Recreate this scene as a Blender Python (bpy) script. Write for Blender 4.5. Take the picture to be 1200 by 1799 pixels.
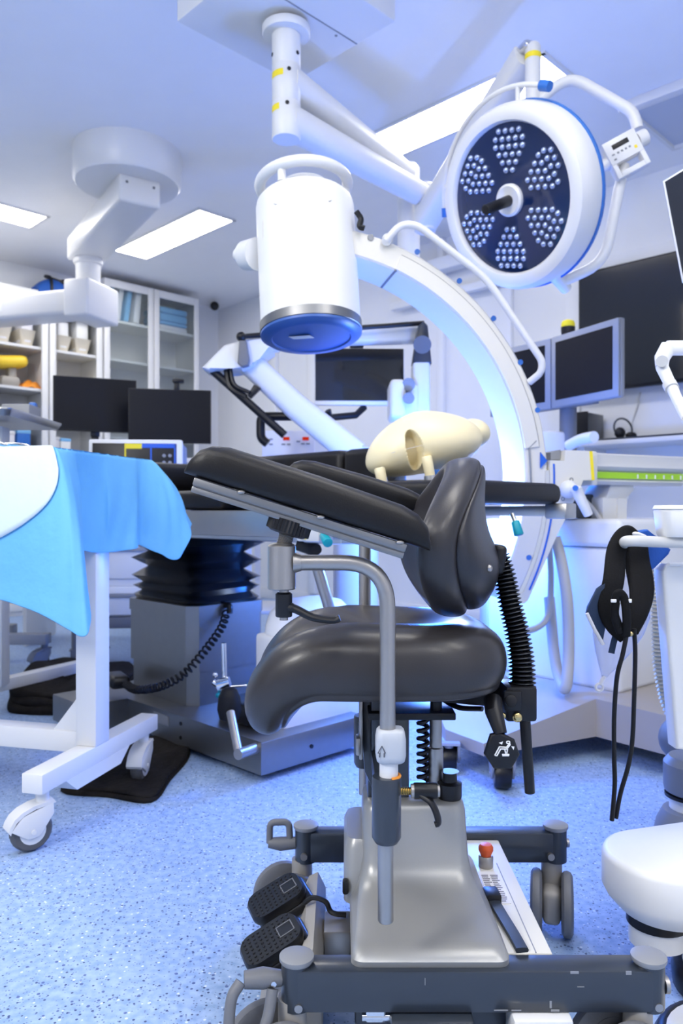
import bpy, bmesh, math, random
from mathutils import Vector as V, Matrix, Euler
R = math.radians; pi = math.pi; sin = math.sin; cos = math.cos
random.seed(7)
for o in list(bpy.data.objects): bpy.data.objects.remove(o, do_unlink=True)
SC = bpy.context.scene; COL = SC.collection

# ---------------------------------------------------------------- camera, world, light, exposure
F = 1350.0; CZ = 0.85
cd = bpy.data.cameras.new('camera'); cam = bpy.data.objects.new('camera', cd); COL.objects.link(cam)
cam.location = (0, 0, CZ); cam.rotation_euler = (R(90), 0, 0)
cd.sensor_fit = 'VERTICAL'; cd.sensor_height = 36.0; cd.lens = 36.0*F/1799
cd.clip_start = 0.05; cd.clip_end = 60
cd.dof.use_dof = True; cd.dof.focus_distance = 1.25; cd.dof.aperture_fstop = 6.0
SC.camera = cam
w = bpy.data.worlds.new('world'); SC.world = w; w.use_nodes = True
w.node_tree.nodes['Background'].inputs[0].default_value = (.8, .88, 1, 1)
w.node_tree.nodes['Background'].inputs[1].default_value = 0.15
SC.view_settings.view_transform = 'Standard'; SC.view_settings.look = 'None'
SC.view_settings.exposure = 0.0; SC.view_settings.gamma = 1.0
PANEL_W = 18.0          # strength of the ceiling panels
def lamp(name, kind, loc, power, color, size=.1, rot=None, **k):
    l = bpy.data.lights.new(name, kind); l.energy = power; l.color = color
    if kind == 'AREA': l.size = size
    else: l.shadow_soft_size = size
    for a, b in k.items(): setattr(l, a, b)
    o = bpy.data.objects.new(name, l); COL.objects.link(o); o.location = loc
    if rot: o.rotation_euler = rot
    return o
lamp('blue_floodlight', 'POINT', (.38, 3.05, .74), 48, (.028, .19, 1), .06)
lamp('added_blue_fill', 'POINT', (.76, 3.36, 1.0), 12, (.02, .17, 1), .05)  # extra lamp added to turn the monitor frames and pole bluer
lamp('added_arc_fill', 'POINT', (.44, 2.90, .86), 9, (.55, .70, 1), .05)  # extra lamp added to whiten the inner side of the arc
lamp('blue_uplight', 'POINT', (.30, 2.42, .42), 7, (.02, .16, 1), .05)
key = lamp('theatre_key_light', 'AREA', (-2.1, -.5, 2.45), 48, (1, .98, .95), .6)
key.rotation_euler = (V((-.1, 2.2, .9))-key.location).to_track_quat('-Z', 'Y').to_euler()

# ---------------------------------------------------------------- helpers
def P(px, py, y): return V(((px-600)*y/F, y, CZ+(900-py)*y/F))
def fl(px, py, z=0.):
    y = (CZ-z)*F/(py-900); return V(((px-600)*y/F, y, z))
def TM(o, yaw=0): return Matrix.Translation(V(o)) @ Matrix.Rotation(R(yaw), 4, 'Z')
def spl(pts, n=8, closed=False):
    pts = [V(p) for p in pts]; out = []; N = len(pts)
    for i in range(N if closed else N-1):
        if closed: a, b, c, d = pts[(i-1) % N], pts[i], pts[(i+1) % N], pts[(i+2) % N]
        else:
            b, c = pts[i], pts[i+1]
            a = pts[i-1] if i > 0 else b*2-c
            d = pts[i+2] if i+2 < N else c*2-b
        for k in range(n):
            t = k/n
            out.append(.5*((2*b)+(c-a)*t+(2*a-5*b+4*c-d)*t*t+(3*b-a-3*c+d)*t*t*t))
    if not closed: out.append(pts[-1])
    return out
def fillet(pts, r, n=6):
    pts = [V(p) for p in pts]; out = [pts[0]]
    for i in range(1, len(pts)-1):
        p = pts[i]; d1 = pts[i-1]-p; d2 = pts[i+1]-p
        k = min(r, d1.length*.49, d2.length*.49)
        a = p+d1.normalized()*k; b = p+d2.normalized()*k
        for j in range(n+1):
            t = j/n; out.append(a*(1-t)**2+p*2*t*(1-t)+b*t*t)
    return out+[pts[-1]]
def basis(d):
    d = V(d).normalized(); u = V((0, 0, 1)).cross(d)
    if u.length < 1e-3: u = V((1, 0, 0))
    u.normalize(); return u, d.cross(u), d
def sp(x, e): return math.copysign(abs(x)**(2./e), x)
def sring(c, u, v, a, b, n=24, e=2.0):
    return [V(c)+V(u)*(a*sp(cos(2*pi*i/n), e))+V(v)*(b*sp(sin(2*pi*i/n), e)) for i in range(n)]
def rrect(x0, x1, y0, y1, r, z=0, k=5):
    out = []
    for cx, cy, a0 in ((x1-r, y1-r, 0), (x0+r, y1-r, 90), (x0+r, y0+r, 180), (x1-r, y0+r, 270)):
        for j in range(k+1):
            a = R(a0+90*j/k); out.append(V((cx+r*cos(a), cy+r*sin(a), z)))
    return out
class MB:
    def __init__(s, M=None): s.bm = bmesh.new(); s.M = M or Matrix.Identity(4)
    def vv(s, pts): return [s.bm.verts.new(s.M @ V(p)) for p in pts]
    def box(s, c, d, rot=None, bev=0., seg=2):
        m = Matrix.Translation(V(c))
        if rot is not None: m = m @ (rot if isinstance(rot, Matrix) else Euler([R(a) for a in rot]).to_matrix()).to_4x4()
        x, y, z = [k/2 for k in d]
        vs = s.vv([m @ V((a*x, b*y, g*z)) for a in (-1, 1) for b in (-1, 1) for g in (-1, 1)])
        fs = [s.bm.faces.new([vs[i] for i in q]) for q in ((0, 1, 3, 2), (4, 6, 7, 5), (0, 4, 5, 1), (2, 3, 7, 6), (0, 2, 6, 4), (1, 5, 7, 3))]
        if bev > 0:
            es = list({e for f in fs for e in f.edges})
            bmesh.ops.bevel(s.bm, geom=es, offset=min(bev, min(d)*.49), segments=seg, affect='EDGES', profile=.5)
        return s
    def bx(s, x0, x1, y0, y1, z0, z1, bev=0., seg=2):
        return s.box(((x0+x1)/2, (y0+y1)/2, (z0+z1)/2), (x1-x0, y1-y0, z1-z0), None, bev, seg)
    def loft(s, rings, cap=True, closed=False):
        vr = [s.vv(r) for r in rings]; n = len(vr[0])
        for i in range(len(vr)-(0 if closed else 1)):
            a, b = vr[i], vr[(i+1) % len(vr)]
            for j in range(n):
                k = (j+1) % n
                s.bm.faces.new((a[j], a[k], b[k], b[j]))
        if cap and not closed:
            s.bm.faces.new(list(reversed(vr[0]))); s.bm.faces.new(vr[-1])
        return s
    def tube(s, pts, r, n=12, cap=True, closed=False, e=2., rb=None):
        pts = [V(p) for p in pts]; rings = []; N = len(pts)
        rr = r if isinstance(r, (list, tuple)) else [r]*N
        u = None
        for i, p in enumerate(pts):
            if closed: d = pts[(i+1) % N]-pts[i-1]
            else: d = pts[min(i+1, N-1)]-pts[max(i-1, 0)]
            d.normalize()
            if u is None: u = basis(d)[0]
            u = u-d*u.dot(d)
            if u.length < 1e-6: u = basis(d)[0]
            u.normalize(); v = d.cross(u)
            rings.append(sring(p, u, v, rr[i], rr[i]*(rb or 1), n, e))
        return s.loft(rings, cap, closed)
    def cyl(s, p0, p1, r0, r1=None, n=24, bev=0.):
        p0, p1 = V(p0), V(p1); r1 = r0 if r1 is None else r1; u, v, d = basis(p1-p0)
        if bev: 
            rg = [(p0, r0-bev), (p0+d*bev*.3, r0-bev*.3), (p0+d*bev, r0), (p1-d*bev, r1), (p1-d*bev*.3, r1-bev*.3), (p1, r1-bev)]
        else: rg = [(p0, r0), (p1, r1)]
        return s.loft([sring(p, u, v, r, r, n) for p, r in rg])
    def lathe(s, prof, o, ax=(0, 0, 1), n=32, cap=True):
        u, v, d = basis(ax); o = V(o)
        return s.loft([sring(o+d*z, u, v, max(r, 1e-4), max(r, 1e-4), n) for r, z in prof], cap)
    def torus(s, c, ax, R0, r, n=40, m=10, a0=0, a1=360):
        u, v, d = basis(ax); c = V(c); full = (a1-a0) >= 360
        k = n if full else n+1
        pts = [c+u*R0*cos(R(a0+(a1-a0)*i/n))+v*R0*sin(R(a0+(a1-a0)*i/n)) for i in range(k)]
        return s.tube(pts, r, m, closed=full)
    def ball(s, c, r, n=16, m=10):
        r = (r, r, r) if not isinstance(r, (tuple, list)) else r; c = V(c); rings = []
        for j in range(1, m):
            t = pi*j/m-pi/2
            rings.append([c+V((r[0]*cos(t)*cos(2*pi*i/n), r[1]*cos(t)*sin(2*pi*i/n), r[2]*sin(t))) for i in range(n)])
        vr = [s.vv(q) for q in rings]
        for a, b in zip(vr, vr[1:]):
            for j in range(n): s.bm.faces.new((a[j], a[(j+1) % n], b[(j+1) % n], b[j]))
        lo, hi = s.vv([c-V((0, 0, r[2])), c+V((0, 0, r[2]))])
        for j in range(n):
            s.bm.faces.new((vr[0][(j+1) % n], vr[0][j], lo)); s.bm.faces.new((vr[-1][j], vr[-1][(j+1) % n], hi))
        return s
    def prism(s, poly, ext, bev=0., seg=2):
        ext = V(ext); a = s.vv(poly); b = s.vv([V(p)+ext for p in poly]); n = len(a)
        fs = [s.bm.faces.new(list(reversed(a))), s.bm.faces.new(b)]
        for j in range(n): fs.append(s.bm.faces.new((a[j], a[(j+1) % n], b[(j+1) % n], b[j])))
        if bev:
            es = list({e for f in fs[:2] for e in f.edges})
            bmesh.ops.bevel(s.bm, geom=es, offset=bev, segments=seg, affect='EDGES', profile=.5)
        return s
    def quad(s, *pts): s.bm.faces.new(s.vv(pts)); return s
    def grid(s, fn, nu, nv, close=False):
        g = [s.vv([fn(i/nu, j/nv) for j in range(nv+1)]) for i in range(nu+1)]
        for i in range(nu):
            for j in range(nv): s.bm.faces.new((g[i][j], g[i+1][j], g[i+1][j+1], g[i][j+1]))
        return s
    def pillow(s, outline, prof, fn):
        """outline: 2-D points about (0,0); prof: (scale, offset) pairs; fn(x,y,d)->world"""
        return s.loft([[fn(x*k, y*k, d, k) for x, y in outline] for k, d in prof])
OFF = {}
def finish(bm, name, off, ang=38):
    bmesh.ops.recalc_face_normals(bm, faces=bm.faces)
    if off.length: bmesh.ops.translate(bm, verts=bm.verts, vec=-off)
    me = bpy.data.meshes.new(name); bm.to_mesh(me); bm.free()
    me.polygons.foreach_set('use_smooth', [True]*len(me.polygons)); me.set_sharp_from_angle(angle=R(ang))
    return me
def thing(name, label, cat, loc=(0, 0, 0), group=None):
    o = bpy.data.objects.new(name, None); COL.objects.link(o); o.location = loc
    o.empty_display_size = .05
    o['label'] = label; o['category'] = cat
    if group: o['group'] = group
    OFF[o.name] = V(loc); return o
EACH = {'screw', 'bolt', 'button', 'knob', 'rail_post', 'lever_grip', 'blue_plug', 'socket', 'plate_bolt', 'brass_bolt', 'rail_screw', 'ear_cup', 'focus_knob', 'ring_post', 'foot', 'white_tab', 'strap', 'bracket', 'rail_end', 'lever_washer', 'lever_bolt'}
def islands(bm):
    seen = set(); out = []
    for v in bm.verts:
        if v in seen: continue
        st, isl = [v], []; seen.add(v)
        while st:
            q = st.pop(); isl.append(q)
            for e in q.link_edges:
                r = e.other_vert(q)
                if r not in seen: seen.add(r); st.append(r)
        out.append(isl)
    return out
def part(name, mb, m, parent, label=None, sub=0, ang=38, solid=0):
    if name in EACH:
        isl = islands(mb.bm)
        if len(isl) > 1:
            for g in isl:
                b = MB(); mp = {v: b.bm.verts.new(v.co) for v in g}
                for f in {f for v in g for f in v.link_faces}: b.bm.faces.new([mp[v] for v in f.verts])
                r = part_(name, b, m, parent, label, sub, ang, solid)
            return r
    return part_(name, mb, m, parent, label, sub, ang, solid)
def part_(name, mb, m, parent, label=None, sub=0, ang=38, solid=0):
    off = OFF[parent.name]; me = finish(mb.bm, name, off, ang); me.materials.append(m)
    o = bpy.data.objects.new(name, me); COL.objects.link(o); o.parent = parent; OFF[o.name] = off
    if label: o['label'] = label
    if solid: q = o.modifiers.new('t', 'SOLIDIFY'); q.thickness = solid; q.offset = 0
    if sub: q = o.modifiers.new('s', 'SUBSURF'); q.levels = sub; q.render_levels = sub
    return o
def solo(name, mb, m, label, cat, loc=(0, 0, 0), group=None, ang=38, sub=0, solid=0):
    me = finish(mb.bm, name, V(loc), ang); me.materials.append(m)
    o = bpy.data.objects.new(name, me); COL.objects.link(o); o.location = loc; OFF[o.name] = V(loc)
    o['label'] = label; o['category'] = cat
    if group: o['group'] = group
    if solid: q = o.modifiers.new('t', 'SOLIDIFY'); q.thickness = solid; q.offset = 0
    if sub: q = o.modifiers.new('s', 'SUBSURF'); q.levels = sub; q.render_levels = sub
    return o
def struct(name, mb, m, parent=None):
    me = finish(mb.bm, name, V((0, 0, 0))); me.materials.append(m)
    o = bpy.data.objects.new(name, me); COL.objects.link(o); OFF[o.name] = V((0, 0, 0))
    if parent: o.parent = parent
    else: o['kind'] = 'structure'
    return o

# ---------------------------------------------------------------- materials
def mat(name, col, rough=.5, metal=0., noise=.04, nscale=6., bump=0., bscale=60., spec=.5, emit=0, coat=0, trans=0, sub=0):
    m = bpy.data.materials.new(name); m.use_nodes = True; nt = m.node_tree; b = nt.nodes['Principled BSDF']
    N = nt.nodes.new; L = nt.links.new
    tc = N('ShaderNodeTexCoord')
    if noise:
        nz = N('ShaderNodeTexNoise'); nz.inputs['Scale'].default_value = nscale; nz.inputs['Detail'].default_value = 4
        L(tc.outputs['Object'], nz.inputs['Vector'])
        mx = N('ShaderNodeMix'); mx.data_type = 'RGBA'
        mx.inputs['A'].default_value = [max(0, c*(1-noise)) for c in col]+[1]
        mx.inputs['B'].default_value = [min(1, c*(1+noise)) for c in col]+[1]
        L(nz.outputs['Fac'], mx.inputs['Factor']); L(mx.outputs['Result'], b.inputs['Base Color'])
    else: b.inputs['Base Color'].default_value = (*col, 1)
    b.inputs['Roughness'].default_value = rough; b.inputs['Metallic'].default_value = metal
    b.inputs['Specular IOR Level'].default_value = spec
    if coat: b.inputs['Coat Weight'].default_value = coat; b.inputs['Coat Roughness'].default_value = .15
    if emit: b.inputs['Emission Color'].default_value = (*col, 1); b.inputs['Emission Strength'].default_value = emit
    if trans: b.inputs['Transmission Weight'].default_value = trans
    if bump:
        n2 = N('ShaderNodeTexNoise'); n2.inputs['Scale'].default_value = bscale; n2.inputs['Detail'].default_value = 3
        L(tc.outputs['Object'], n2.inputs['Vector'])
        bp = N('ShaderNodeBump'); bp.inputs['Strength'].default_value = bump; bp.inputs['Distance'].default_value = .01
        L(n2.outputs['Fac'], bp.inputs['Height']); L(bp.outputs['Normal'], b.inputs['Normal'])
    return m
def emis(name, col, s):
    m = bpy.data.materials.new(name); m.use_nodes = True; nt = m.node_tree; nt.nodes.clear()
    e = nt.nodes.new('ShaderNodeEmission'); o = nt.nodes.new('ShaderNodeOutputMaterial')
    e.inputs[0].default_value = (*col, 1); e.inputs[1].default_value = s
    nt.links.new(e.outputs[0], o.inputs[0]); return m
def clearmat(name, col, mix, rough=.05):
    m = bpy.data.materials.new(name); m.use_nodes = True; nt = m.node_tree; nt.nodes.clear(); N = nt.nodes.new
    t = N('ShaderNodeBsdfTransparent'); g = N('ShaderNodeBsdfPrincipled'); x = N('ShaderNodeMixShader'); o = N('ShaderNodeOutputMaterial')
    t.inputs[0].default_value = (*[.6+.4*c for c in col], 1); g.inputs['Base Color'].default_value = (*col, 1); g.inputs['Roughness'].default_value = rough
    fr = N('ShaderNodeFresnel'); fr.inputs[0].default_value = 1.35
    a = N('ShaderNodeMath'); a.operation = 'ADD'; a.inputs[1].default_value = mix; a.use_clamp = True
    nt.links.new(fr.outputs[0], a.inputs[0]); nt.links.new(a.outputs[0], x.inputs[0])
    nt.links.new(t.outputs[0], x.inputs[1]); nt.links.new(g.outputs[0], x.inputs[2]); nt.links.new(x.outputs[0], o.inputs[0]); return m
def floor_mat():
    m = bpy.data.materials.new('vinyl_floor'); m.use_nodes = True; nt = m.node_tree; b = nt.nodes['Principled BSDF']; N = nt.nodes.new; L = nt.links.new
    tc = N('ShaderNodeTexCoord'); base = None
    nz = N('ShaderNodeTexNoise'); nz.inputs['Scale'].default_value = 55; nz.inputs['Detail'].default_value = 6
    L(tc.outputs['Object'], nz.inputs['Vector'])
    cr = N('ShaderNodeValToRGB'); cr.color_ramp.elements[0].position = .32; cr.color_ramp.elements[1].position = .68
    cr.color_ramp.elements[0].color = (.26, .40, .66, 1); cr.color_ramp.elements[1].color = (.44, .58, .83, 1)
    L(nz.outputs['Fac'], cr.inputs[0]); col = cr.outputs[0]
    for sc, th, c, soft in ((95, .20, (.05, .08, .20), .05), (60, .17, (.10, .15, .34), .05), (70, .16, (.75, .82, .95), .05), (180, .24, (.16, .22, .42), .1)):
        vo = N('ShaderNodeTexVoronoi'); vo.inputs['Scale'].default_value = sc; L(tc.outputs['Object'], vo.inputs['Vector'])
        # only some of the cells carry a fleck
        sep = N('ShaderNodeSeparateColor'); L(vo.outputs['Color'], sep.inputs[0])
        gt = N('ShaderNodeMath'); gt.operation = 'GREATER_THAN'; gt.inputs[1].default_value = .62; L(sep.outputs[0], gt.inputs[0])
        mr = N('ShaderNodeMapRange'); mr.inputs[1].default_value = th; mr.inputs[2].default_value = th+soft; mr.inputs[3].default_value = 1; mr.inputs[4].default_value = 0
        L(vo.outputs['Distance'], mr.inputs[0])
        ml = N('ShaderNodeMath'); ml.operation = 'MULTIPLY'; L(mr.outputs[0], ml.inputs[0]); L(gt.outputs[0], ml.inputs[1])
        mx = N('ShaderNodeMix'); mx.data_type = 'RGBA'; L(ml.outputs[0], mx.inputs['Factor']); L(col, mx.inputs['A']); mx.inputs['B'].default_value = (*c, 1)
        col = mx.outputs['Result']
    L(col, b.inputs['Base Color']); b.inputs['Roughness'].default_value = .38
    return m
def perf_mat():
    m = mat('perforated', (.55, .58, .66), .6, noise=0); nt = m.node_tree; b = nt.nodes['Principled BSDF']; N = nt.nodes.new; L = nt.links.new
    tc = N('ShaderNodeTexCoord'); vo = N('ShaderNodeTexVoronoi'); vo.inputs['Scale'].default_value = 90; vo.inputs['Randomness'].default_value = 0
    L(tc.outputs['Object'], vo.inputs['Vector']); r = N('ShaderNodeValToRGB'); r.color_ramp.elements[0].position = .3; r.color_ramp.elements[1].position = .36
    r.color_ramp.elements[0].color = (.1, .12, .16, 1); r.color_ramp.elements[1].color = (.6, .63, .7, 1)
    L(vo.outputs['Distance'], r.inputs[0]); L(r.outputs[0], b.inputs['Base Color']); return m
WALL = mat('wall_paint', (.85, .86, .88), .6, noise=.02, bump=.05, bscale=200)
CEIL = mat('ceiling_paint', (.92, .92, .93), .7, noise=.02, bump=.04, bscale=150)
WHITE = mat('white_enamel', (.77, .77, .77), .35, noise=.02)
WHITE2 = mat('white_plastic', (.84, .84, .83), .45, noise=.02)
PALE = mat('pale_grey_plastic', (.62, .62, .61), .45, noise=.03)
CREAM = mat('warm_white_enamel', (.74, .72, .66), .4, noise=.02)
BEIGE = mat('beige_grey_enamel', (.40, .36, .32), .45, noise=.03)
GREY = mat('grey_plastic', (.16, .165, .18), .5, noise=.05, bump=.05, bscale=300)
LGREY = mat('light_grey_plastic', (.27, .28, .30), .5, noise=.03)
SILV = mat('silver_paint', (.37, .37, .36), .33, .35, noise=.03, bump=.03, bscale=400)
TAUPE = mat('taupe_plastic', (.38, .36, .33), .45, noise=.03)
STEEL = mat('brushed_steel', (.55, .54, .52), .32, .95, noise=.06, nscale=30, bump=.02, bscale=300)
DSTEEL = mat('darkened_steel', (.27, .27, .27), .36, .9, noise=.06, nscale=30, bump=.02, bscale=300)  # darker copy of the steel, the table base's shade put into its colour
SATIN = mat('satin_aluminium', (.40, .38, .36), .36, .85, noise=.05, nscale=20, bump=.03, bscale=400)
CHROME = mat('chrome', (.75, .75, .76), .12, 1., noise=.02)
BRASS = mat('brass', (.65, .50, .22), .25, 1., noise=.04)
NAVY = mat('dark_slate_paint', (.028, .036, .050), .30, .0, noise=.10, nscale=25, coat=.3)
BLACK = mat('black_plastic', (.006, .006, .008), .38, noise=.1, spec=.4)
RUBBER = mat('black_rubber', (.008, .008, .010), .55, noise=.1, bump=.05, spec=.3)
GLOSSB = mat('glossy_black_vinyl', (.008, .009, .012), .16, noise=.1, coat=.4)
TYRE = mat('grey_tyre', (.10, .10, .105), .6, noise=.06)
LEATH = mat('charcoal_leather', (.032, .029, .030), .35, noise=.08, nscale=40, bump=.035, bscale=420, coat=.08, spec=.45)
LEATH2 = mat('black_leather', (.007, .006, .006), .42, noise=.1, nscale=40, bump=.06, bscale=380, spec=.35)
SCREEN = mat('dark_screen', (.006, .007, .012), .35, noise=.05, spec=.2)
GSCR = mat('glossy_screen', (.012, .012, .013), .06, noise=.05, coat=.5)
TEAL = mat('teal_plastic', (.0, .30, .38), .4, noise=.04)
YELL = mat('yellow_tape', (.95, .76, .02), .5, noise=.03)
GREEN = mat('green_strip', (.40, .72, .03), .45, noise=.03)
BLUE = mat('blue_print', (.01, .12, .60), .45, noise=.04)
BLUEP = mat('blue_plastic', (.03, .16, .55), .35, noise=.04)
RED = mat('orange_red_plastic', (.72, .10, .02), .4, noise=.05)
DRAPE = mat('blue_drape', (.16, .50, .86), .65, noise=.05, nscale=14, bump=.28, bscale=22, spec=.3)
FELT = mat('black_felt', (.014, .012, .011), .9, noise=.6, nscale=30, bump=.4, bscale=80, spec=.15)
PHAN = mat('cream_plastic', (.90, .79, .50), .38, noise=.03)
PAPER = mat('paper', (.78, .77, .80), .7, noise=.02)
INK = mat('ink', (.08, .08, .10), .6, noise=.02)
WINK = mat('white_print', (.85, .85, .85), .5, noise=.02)
GLASS = clearmat('cabinet_glass', (.88, .93, .93), .02)
FILM = clearmat('clear_film', (.85, .86, .92), .38, .3)
LENSG = mat('lens_glass', (.004, .016, .075), .05, noise=.05, coat=.6)
LEDM = mat('led_lens', (.42, .50, .72), .09, .75, noise=.03)
PANEL = emis('led_panel', (1, .97, .93), PANEL_W)
LCD = emis('red_digits', (1, .05, .02), .5)
ORNG = mat('orange_cloth', (.85, .30, .03), .7, noise=.08, bump=.2)
YELP = mat('yellow_plastic', (.90, .62, .04), .4, noise=.05)
BIN = mat('beige_bin', (.72, .66, .54), .5, noise=.04)
LINEN = mat('blue_linen', (.22, .50, .80), .8, noise=.08, bump=.3)
BAGB = mat('blue_bag_cloth', (.02, .12, .50), .6, noise=.08, bump=.2)
HOSE = mat('beige_hose', (.60, .55, .42), .45, noise=.04)
HOSEG = mat('grey_hose', (.45, .44, .42), .45, noise=.04)
NEOP = mat('black_neoprene', (.005, .005, .006), .75, noise=.2, bump=.15, bscale=200, spec=.2)
NAVYC = mat('navy_cloth', (.012, .03, .075), .7, noise=.15, bump=.3, bscale=40)
GREYM = mat('slate_grey_fairing', (.20, .22, .27), .45, noise=.04)
FLOOR = floor_mat(); PERF = perf_mat()

# ---------------------------------------------------------------- the room (turned 45 degrees to the view)
CN = V((-1.31, 8.16, 0)); RM = TM(CN, -45); H = 3.0
def rp(s, t, z=0): return RM @ V((s, -t, z))
RW, RD = 9.0, 8.0
struct('floor', MB(RM).bx(-.1, RW+.1, -RD-.1, .1, -.1, 0), FLOOR)
struct('ceiling', MB(RM).bx(-.1, RW+.1, -RD-.1, .1, H, H+.1), CEIL)
struct('wall_left', MB(RM).bx(-.1, 0, -RD, 0, 0, H), WALL)
struct('wall_back', MB(RM).bx(-.1, RW+.1, 0, .1, 0, H), WALL)
struct('wall_right', MB(RM).bx(RW, RW+.1, -RD, 0, 0, H), WALL)
struct('wall_front', MB(RM).bx(-.1, RW+.1, -RD-.1, -RD, 0, H), WALL)
struct('baseboard_left', MB(RM).bx(0, .015, -RD, 0, 0, .1, .004), WALL)
struct('baseboard_back', MB(RM).bx(.015, RW, -.015, 0, 0, .1, .004), WALL)
def wall_s(px):       # distance along the back wall of the point seen at column px
    k = (px-600)/F; q = (k*CN.y-CN.x)/(1+k); return q*math.sqrt(2)
n = 0
for px, wd in ((486, .07), (553, .10), (779, .06), (893, .10)):
    n += 1; s = wall_s(px); struct('trim_%d' % n, MB(RM).bx(s-wd/2, s+wd/2, -.045, 0, .1, H, .006), WALL)
struct('trim_5', MB(RM).bx(wall_s(700), wall_s(905), -.16, -.05, 2.70, 2.80, .01), WALL)
struct('trim_6', MB(RM).bx(wall_s(700), wall_s(905), -.11, -.05, 2.50, 2.56, .01), WALL)
# ceiling panels
def panel(x, y, along_a, label):
    t = thing('ceiling_light', label, 'light', (x, y, H), 'ceiling light panels')
    M = TM((x, y, 0), -45 if along_a else 45)
    f = MB(M)
    for sx in (-1, 1): f.bx(sx*.61-.012, sx*.61+.012, -.162, .162, H-.012, H-.0)
    for sy in (-1, 1): f.bx(-.62, .62, sy*.155-.01, sy*.155+.01, H-.012, H-.0)
    part('frame', f, WHITE, t)
    part('diffuser', MB(M).bx(-.6, .6, -.147, .147, H-.010, H-.001), PANEL, t)
panel(-1.328, 5.97, True, 'bright ceiling light panel beside the round pendant mount')
panel(-2.667, 5.256, False, 'bright ceiling light panel cut off by the left edge of the photo')
panel(.62, 4.13, True, 'largest bright ceiling light panel behind the surgical lamp')
for x, y, k in ((-1.9, 2.1, 1), (-1.1, .5, 1), (.6, 1.5, 1), (1.7, .4, 1), (-.2, -.9, 1), (1.3, -.7, 1)):
    panel(x, y, k, 'ceiling light panel above and behind the viewer, out of the photo')
# perforated ceiling outlet at the upper right
t = thing('ceiling_vent', 'perforated air outlet in the ceiling at the upper right, white edge', 'vent', (1.9, 4.0, H))
M = TM((1.53, 4.05, 0), -45)
part('perforated_panel', MB(M).bx(0, 1.3, 0, .56, H-.03, H), PERF, t)
f = MB(M); f.bx(-.05, 1.35, -.06, 0, H-.05, H, .004); f.bx(-.02, 0, 0, .56, H-.05, H); f.bx(-.02, 1.32, .56, .58, H-.05, H); f.bx(1.3, 1.32, 0, .56, H-.05, H)
part('frame', f, WHITE, t)
# small dark dome camera in the room corner
c = P(377, 538, 7.75)
t = thing('dome_camera', 'small black camera on the wall by the room corner', 'camera', c)
part('mount', MB().cyl(c+V((-.02, .06, .02)), c+V((-.08, .25, .05)), .02), WHITE2, t); part('lens_dome', MB().ball(c, .045), BLACK, t)

# ---------------------------------------------------------------- wall cabinets (left)
def cabinet(t0, t1, ztop, shelves, st, label, glass, ndoor=1):
    x1 = .40; root = thing('storage_cabinet', label, 'cabinet', rp(.2, (t0+t1)/2), 'storage cabinets along the left wall')
    c = MB(RM); c.bx(.0, x1-.02, -t1, -t1+.02, .0, ztop); c.bx(.0, x1-.02, -t0-.02, -t0, .0, ztop); c.bx(.0, .012, -t1+.02, -t0-.02, .0, ztop)
    c.bx(.012, x1-.02, -t1+.02, -t0-.02, ztop-.02, ztop); c.bx(.012, x1-.02, -t1+.02, -t0-.02, 0, .08)
    part('body', c, WHITE, root)
    for z in shelves: part('shelf', MB(RM).bx(.012, x1-.03, -t1+.02, -t0-.02, z-.022, z), WHITE, root)
    wd = (t1-t0)/ndoor
    for k in range(ndoor):
        a, b = -t0-wd*(k+1)+.004, -t0-wd*k-.004
        d = MB(RM); d.bx(x1-.018, x1, a, a+st, .04, ztop, .003); d.bx(x1-.018, x1, b-st, b, .04, ztop, .003)
        d.bx(x1-.018, x1, a+st, b-st, ztop-.07, ztop, .003); d.bx(x1-.018, x1, a+st, b-st, .04, .1, .003)
        do = part('door', d, WHITE, root)
        if glass: part('pane', MB(RM).bx(x1-.012, x1-.007, a+st, b-st, .1, ztop-.07), GLASS, do)
cabinet(.513, 1.52, 2.93, (2.58, 2.23, 1.88, 1.53, 1.18), .055, 'tall white glazed cabinet with folded blue linen, right of the open shelves', True, 2)
cabinet(1.53, 2.015, 2.60, (2.23, 1.88, 1.63, 1.36, 1.08), .055, 'white shelf bay behind the black monitors, two beige bins', False)
cabinet(2.02, 2.51, 2.60, (2.23, 1.88, 1.63, 1.36, 1.08), .055, 'white shelf bay at the left edge with yellow and orange things', False)
# what stands in them
def cb(mb, s0, s1, t0, t1, z0, z1, bev=.01): return mb.bx(s0, s1, -t1, -t0, z0, z1, bev)
def bin_(t0, t1, label, top):
    o = thing('storage_bin', label, 'bin', rp(.2, (t0+t1)/2, 2.23), 'beige bins on the upper shelf'); s0, s1 = .06, .34; z = 2.23
    def ring(k, zz): return [RM @ V((x, y, zz)) for x, y, _ in rrect(s0+k, s1-k, -t1+k, -t0-k, .02)]
    part('tub', MB().loft([ring(.03, z+.002), ring(.005, z+.13), ring(.0, z+.135), ring(.012, z+.135), ring(.035, z+.012)]), BIN, o)
    part('contents', cb(MB(RM), s0+.04, s1-.02, t0+.02, t1-.02, z+.014, z+top, .03), PAPER if top < .26 else WHITE2, o)
bin_(1.60, 1.76, 'beige bin next to the cabinet post, rightmost bin on the upper shelf', .30)
bin_(1.78, 1.93, 'beige bin left of the rightmost bin, packed with white bags', .27)
bin_(2.09, 2.24, 'beige bin right beside the wide white post on the left bay', .23)
bin_(2.29, 2.45, 'beige bin nearest the left edge of the photo', .24)
g = thing('duffel_bag', 'blue cloth bag with black straps on top of the shelves', 'bag', rp(.2, 1.9, 2.6))
u = RM @ V((.18, -2.06, 2.6)); v = RM @ V((.18, -1.66, 2.6))
rings = []
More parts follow.
